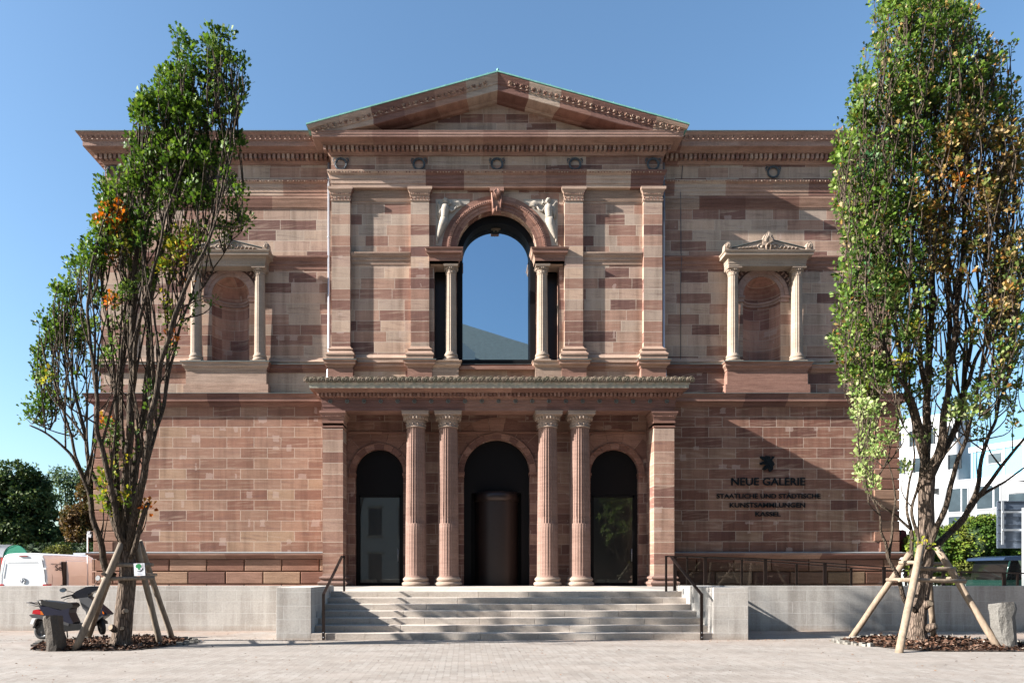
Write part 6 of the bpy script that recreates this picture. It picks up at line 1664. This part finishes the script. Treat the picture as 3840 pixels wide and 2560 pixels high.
def floodlight():
    Y = 30.0
    t = thing("floodlight_pole", "slim white pole with two floodlights near the gallery's left corner", "lamp", (PX(329,Y), Y, .3))
    wm = plain("pole_white", (.70,.71,.73), .45, 0, .05)
    mb = MB(); mb.tube([(PX(329,Y), Y, .3), (PX(329,Y), Y, PZ(1992,Y))], .028, 8); mb.build("pole", wm, t)
    for (a, b) in (((332,1992),(342,2003)), ((333,2004),(346,2015))):
        mb = MB(); p, q = P(*a,Y), P(*b,Y); mb.prism([(p.x,p.z),(q.x+.03,p.z+.02),(q.x,q.z),(p.x,q.z+.03)], Y-.12, Y+.12); o = mb.build("lamp_head", plain("lamp_head_white", (.5,.51,.53), .4, .2, .05), t)
        mb = MB(); mb.prism([(q.x+.005,p.z+.01),(q.x+.09,p.z-.02),(q.x+.08,q.z-.02),(q.x+.005,q.z)], Y-.11, Y+.11); mb.build("lamp_glass", blk, o)
floodlight()
def container():
    Y = 39.0
    t = thing("site_container", "pale grey flat-roofed container behind the van", "container", (PX(320,Y), Y, .3))
    x0, x1 = PX(277,Y), PX(420,Y); zt_ = PZ(2072,Y)
    mb = MB(); mb.box(x0+.05, x1, Y, Y+2.4, .35, zt_-.14); mb.build("body", plain("container_cream", (.50,.48,.42), .6, 0, .08), t)
    mb = MB(); mb.box(x0, x1, Y-.06, Y+2.5, zt_-.13, zt_); mb.build("roof_edge", plain("container_grey", (.55,.58,.62), .5, 0, .06), t)
container()
def red_box():
    Y = 27.6
    t = thing("red_awning", "dark red folded awning box just past the gallery's right corner", "awning", (PX(3388,Y), Y, 1.8))
    pts = [(3366,1988),(3386,1985),(3398,1990),(3402,2010),(3401,2035),(3395,2055),(3393,2068),(3366,2068)]
    mb = MB(); mb.prism([(PX(x,Y), PZ(y,Y)) for x, y in pts], Y, Y+.5); mb.build("cover", plain("awning_red", (.17,.012,.016), .45, 0, .15), t, bevel=.03)
    mb = MB(); mb.prism([(PX(x,Y), PZ(y,Y)) for x, y in [(3366,1990),(3378,1992),(3376,2006),(3368,2012)]], Y-.03, Y-.005); mb.build("bracket", blk, t)
    mb = MB(); mb.box(PX(3380,Y)-.04, PX(3380,Y)+.04, Y+.2, Y+.28, .3, PZ(2066,Y)); mb.build("post", blk, t)
red_box()
# ------------------------------------------------------------------ white modern building at right
def modern():
    t = thing("modern_building", "white modern building with rounded corner and blue glass upper floor", "building", (PX(3593,46), 46.2, 0))
    wm = plain("white_render", (.38,.39,.40), .7, 0, .02, 2); gm = plain("grey_cladding", (.13,.137,.145), .55, .1, .05, 3)
    wg = plain("office_window_glass", (.035,.05,.06), .12, 0, .4, 1.2, .6); fm = plain("dark_window_frame", (.05,.055,.06), .5, .2, .1); wf = plain("white_frame", (.38,.39,.41), .5, 0, .03)
    bl = NT("blue_tinted_glass"); bl.b.inputs["Base Color"].default_value = (.13,.34,.48,1); bl.b.inputs["Roughness"].default_value = .08; bl.b.inputs["Specular IOR Level"].default_value = .8; bl = bl.m
    path = [(PX(3250,50.2),50.2),(PX(3366,48.6),48.6),(PX(3506,46.9),46.9),(PX(3565,46.25),46.25),(PX(3595,46.1),46.1),(PX(3618,46.4),46.4),(PX(3634,47.1),47.1),(PX(3640,48.2),48.2),(PX(3640,56),56)]
    pl = [path[0]] + [tuple(v) for v in [q[:2] for q in smooth_path([(x,y,0) for x,y in path[1:-1]], 5)]] + [path[-1]]
    mb = MB(); mb.prismz(pl + [(pl[0][0], 56)], 0, 12.3); mb.build("wall", wm, t)
    def band(z0, z1, off, m, nm, i0=0, i1=None):
        mb = MB(); mb.molding(pl[i0:i1], [(off-.06,z0),(off,z0),(off,z1),(off-.06,z1)], 0); return mb.build(nm, m, t)
    w1 = band(10.45, 11.5, .03, wg, "window_strip", 0, 18); w2 = band(8.6, 9.55, .03, wg, "window_strip", 0, 18)
    for o, z0, z1, xs in ((w1,10.45,11.5,(3375,3412,3440,3470,3502,3530,3562,3592)), (w2,8.6,9.55,(3390,3425,3480,3555,3600))):
        mb = MB(); pan = MB()
        def at(px):
            for a, b in zip(pl, pl[1:]):
                xa, xb = VX+a[0]*F/a[1], VX+b[0]*F/b[1]
                if xa <= px <= xb: u_ = (px-xa)/(xb-xa); return Vector((a[0]+(b[0]-a[0])*u_, a[1]+(b[1]-a[1])*u_, 0))
            return Vector((*pl[0],0))
        for px in xs:
            c = at(px); mb = MB(); mb.box(c.x-.05, c.x+.05, c.y-.10, c.y+.1, z0, z1); mb.build("mullion", fm, o)
        for i in range(0, len(xs)-1, 2):
            a, b = at(xs[i]+3), at(xs[i+1]-3); d = Vector((0,-.055,0)); a += d; b += d
            pan = MB(); pan.add([(a.x,a.y,z0),(b.x,b.y,z0),(b.x,b.y,z1),(a.x,a.y,z1)], [(0,1,2,3)]); pan.build("white_panel", wm, o)
    mb = MB(); mb.molding(pl, [(-.1,12.3),(.02,12.3),(.02,12.42),(-.1,12.42)], 0); mb.build("parapet", wf, t)
    mb = MB()
    for z in (12.75, 13.05): mb.tube([(x, y+.6, z) for x, y in pl], .02, 5)
    for x, y in pl[::3]: mb.tube([(x, y+.6, 12.4), (x, y+.6, 13.05)], .02, 5)
    mb.build("roof_railing", gm, t)
    # blue glass wing coming towards the street
    A, Bq = Vector((PX(3644,45.2),45.2,0)), Vector((PX(3900,41.6),41.6,0)); d = (Bq-A); L = d.length; d.normalize(); nn = Vector((d.y,-d.x,0))
    def wq(s, z, off=0): p = A + d*s + nn*off; return (p.x, p.y, z)
    def quad(mb, s0, s1, z0, z1, off, th=.06):
        mb.add([wq(s0,z0,off),wq(s1,z0,off),wq(s1,z1,off),wq(s0,z1,off),wq(s0,z0,off-th),wq(s1,z0,off-th),wq(s1,z1,off-th),wq(s0,z1,off-th)], [(0,1,2,3),(7,6,5,4),(0,4,5,1),(1,5,6,2),(2,6,7,3),(3,7,4,0)])
    mb = MB(); quad(mb, 0, L, 7.75, 9.5, 0, 4); mb.build("glass_wing", bl, t)
    mb = MB(); quad(mb, -.15, L, 9.5, 9.85, .08, 4.2); mb.build("roof_slab", wf, t)
    for s in (0.02, 1.9, 3.0, 4.2):
        mb = MB(); quad(mb, s, s+.07, 7.75, 9.5, .05); mb.build("mullion", wf, t)
    mb = MB(); quad(mb, .95, 1.87, 8.55, 9.3, .05); mb.build("window_frame", wf, t)
    mb = MB(); quad(mb, 1.03, 1.80, 8.62, 9.22, .07, .015); mb.build("pane", wg, t)
    S2 = Vector((PX(3495,46.3),46.3,0))
    mb = MB(); p = [(S2.x, S2.y), (A.x+nn.x*.1, A.y+nn.y*.1-.3), (Bq.x+nn.x*.1, Bq.y+nn.y*.1), (Bq.x, 50), (S2.x, 50)]
    mb.prismz(p, 7.28, 7.74); mb.build("floor_slab", wf, t)
    G0, G1 = Vector((PX(3525,45.9),46.0,0)), Vector((PX(3900,41.9),41.9,0)); A, Bq = G0, G1; d = (Bq-A); L = d.length; d.normalize(); nn = Vector((d.y,-d.x,0))
    mb = MB(); quad(mb, 0, L, 0, 7.27, 0, 4); mb.build("ground_floor", gm, t)
    def s_at(px):
        k = (px-VX)/F; return ((A.x-k*A.y)/(k*d.y-d.x))
    def win(x0, x1, y0, y1, m=None):
        s0, s1 = s_at(x0), s_at(x1); Yp = A.y+d.y*(s0+s1)/2
        mb = MB(); quad(mb, s0-.06, s1+.06, PZ(y1,Yp)-.06, PZ(y0,Yp)+.06, .03); fo = mb.build("window", wf, t)
        mb = MB(); quad(mb, s0, s1, PZ(y1,Yp), PZ(y0,Yp), .05, .015); mb.build("pane", m or wg, fo)
    for q in ((3557,3602,1832,1918),(3608,3627,1830,1918),(3664,3722,1822,1906),(3729,3748,1820,1900),(3557,3602,1936,2000),(3664,3722,1925,1990),(3782,3850,1850,1890)): win(*q)
    mb = MB()
    Yp = A.y+d.y*s_at(3800)
    for k in range(12):
        z = PZ(1848,Yp) + k*.075; quad(mb, s_at(3782), s_at(3860), z, z+.06, .10, .03)
    mb.build("blinds", wf, t)
modern()
# ------------------------------------------------------------------ house across the square, behind the viewer (seen in the glass)
def opposite():
    Y = -12.0
    t = thing("opposite_house", "white house with grey-green hipped roof across the square, reflected in the gallery glass", "house", (-8, Y, 0))
    x0, x1 = -34.0, 18.0; ze = 20.0
    mb = MB(); mb.box(x0, x1, Y-16, Y, 0, ze); mb.build("wall", plain("opposite_white_wall", (.50,.49,.46), .8, 0, .04), t)
    mb = MB(); zr = 29.3; yr = Y-8
    e = [(x0-.6,Y+.6,ze),(x1+.6,Y+.6,ze),(x1+.6,Y-16.6,ze),(x0-.6,Y-16.6,ze),(x0+12,yr,zr),(x1-19.2,yr,zr)]
    mb.add(e, [(0,1,5,4),(1,2,5),(2,3,4,5),(3,0,4),(3,2,1,0)]); mb.build("roof", plain("slate_roof", (.15,.17,.15), .8, 0, .2, 3), t)
    mb = MB(); mb.prism([(-2.6,ze),(1.0,ze),(1.0,23.2),(-.8,24.6),(-2.6,23.2)], Y-5, Y+.2); mb.build("dormer", plain("dormer_grey", (.42,.45,.42), .7, 0, .05), t)
    dkw = plain("opposite_window_dark", (.03,.035,.04), .2, 0, .05); wf = plain("opposite_sand_trim", (.45,.37,.28), .7, 0, .05)
    for zf in (.8, 5.2, 9.6, 14.0):
        x = x0+1.5
        while x < x1-2:
            mb = MB(); mb.box(x, x+1.3, Y, Y+.04, zf, zf+2.6); o = mb.build("window", dkw, t)
            mb = MB(); mb.box(x-.15, x+1.45, Y, Y+.12, zf-.2, zf-.02); mb.box(x-.15, x+1.45, Y, Y+.12, zf+2.62, zf+2.85); mb.build("window_trim", wf, o)
            x += 2.9
opposite()
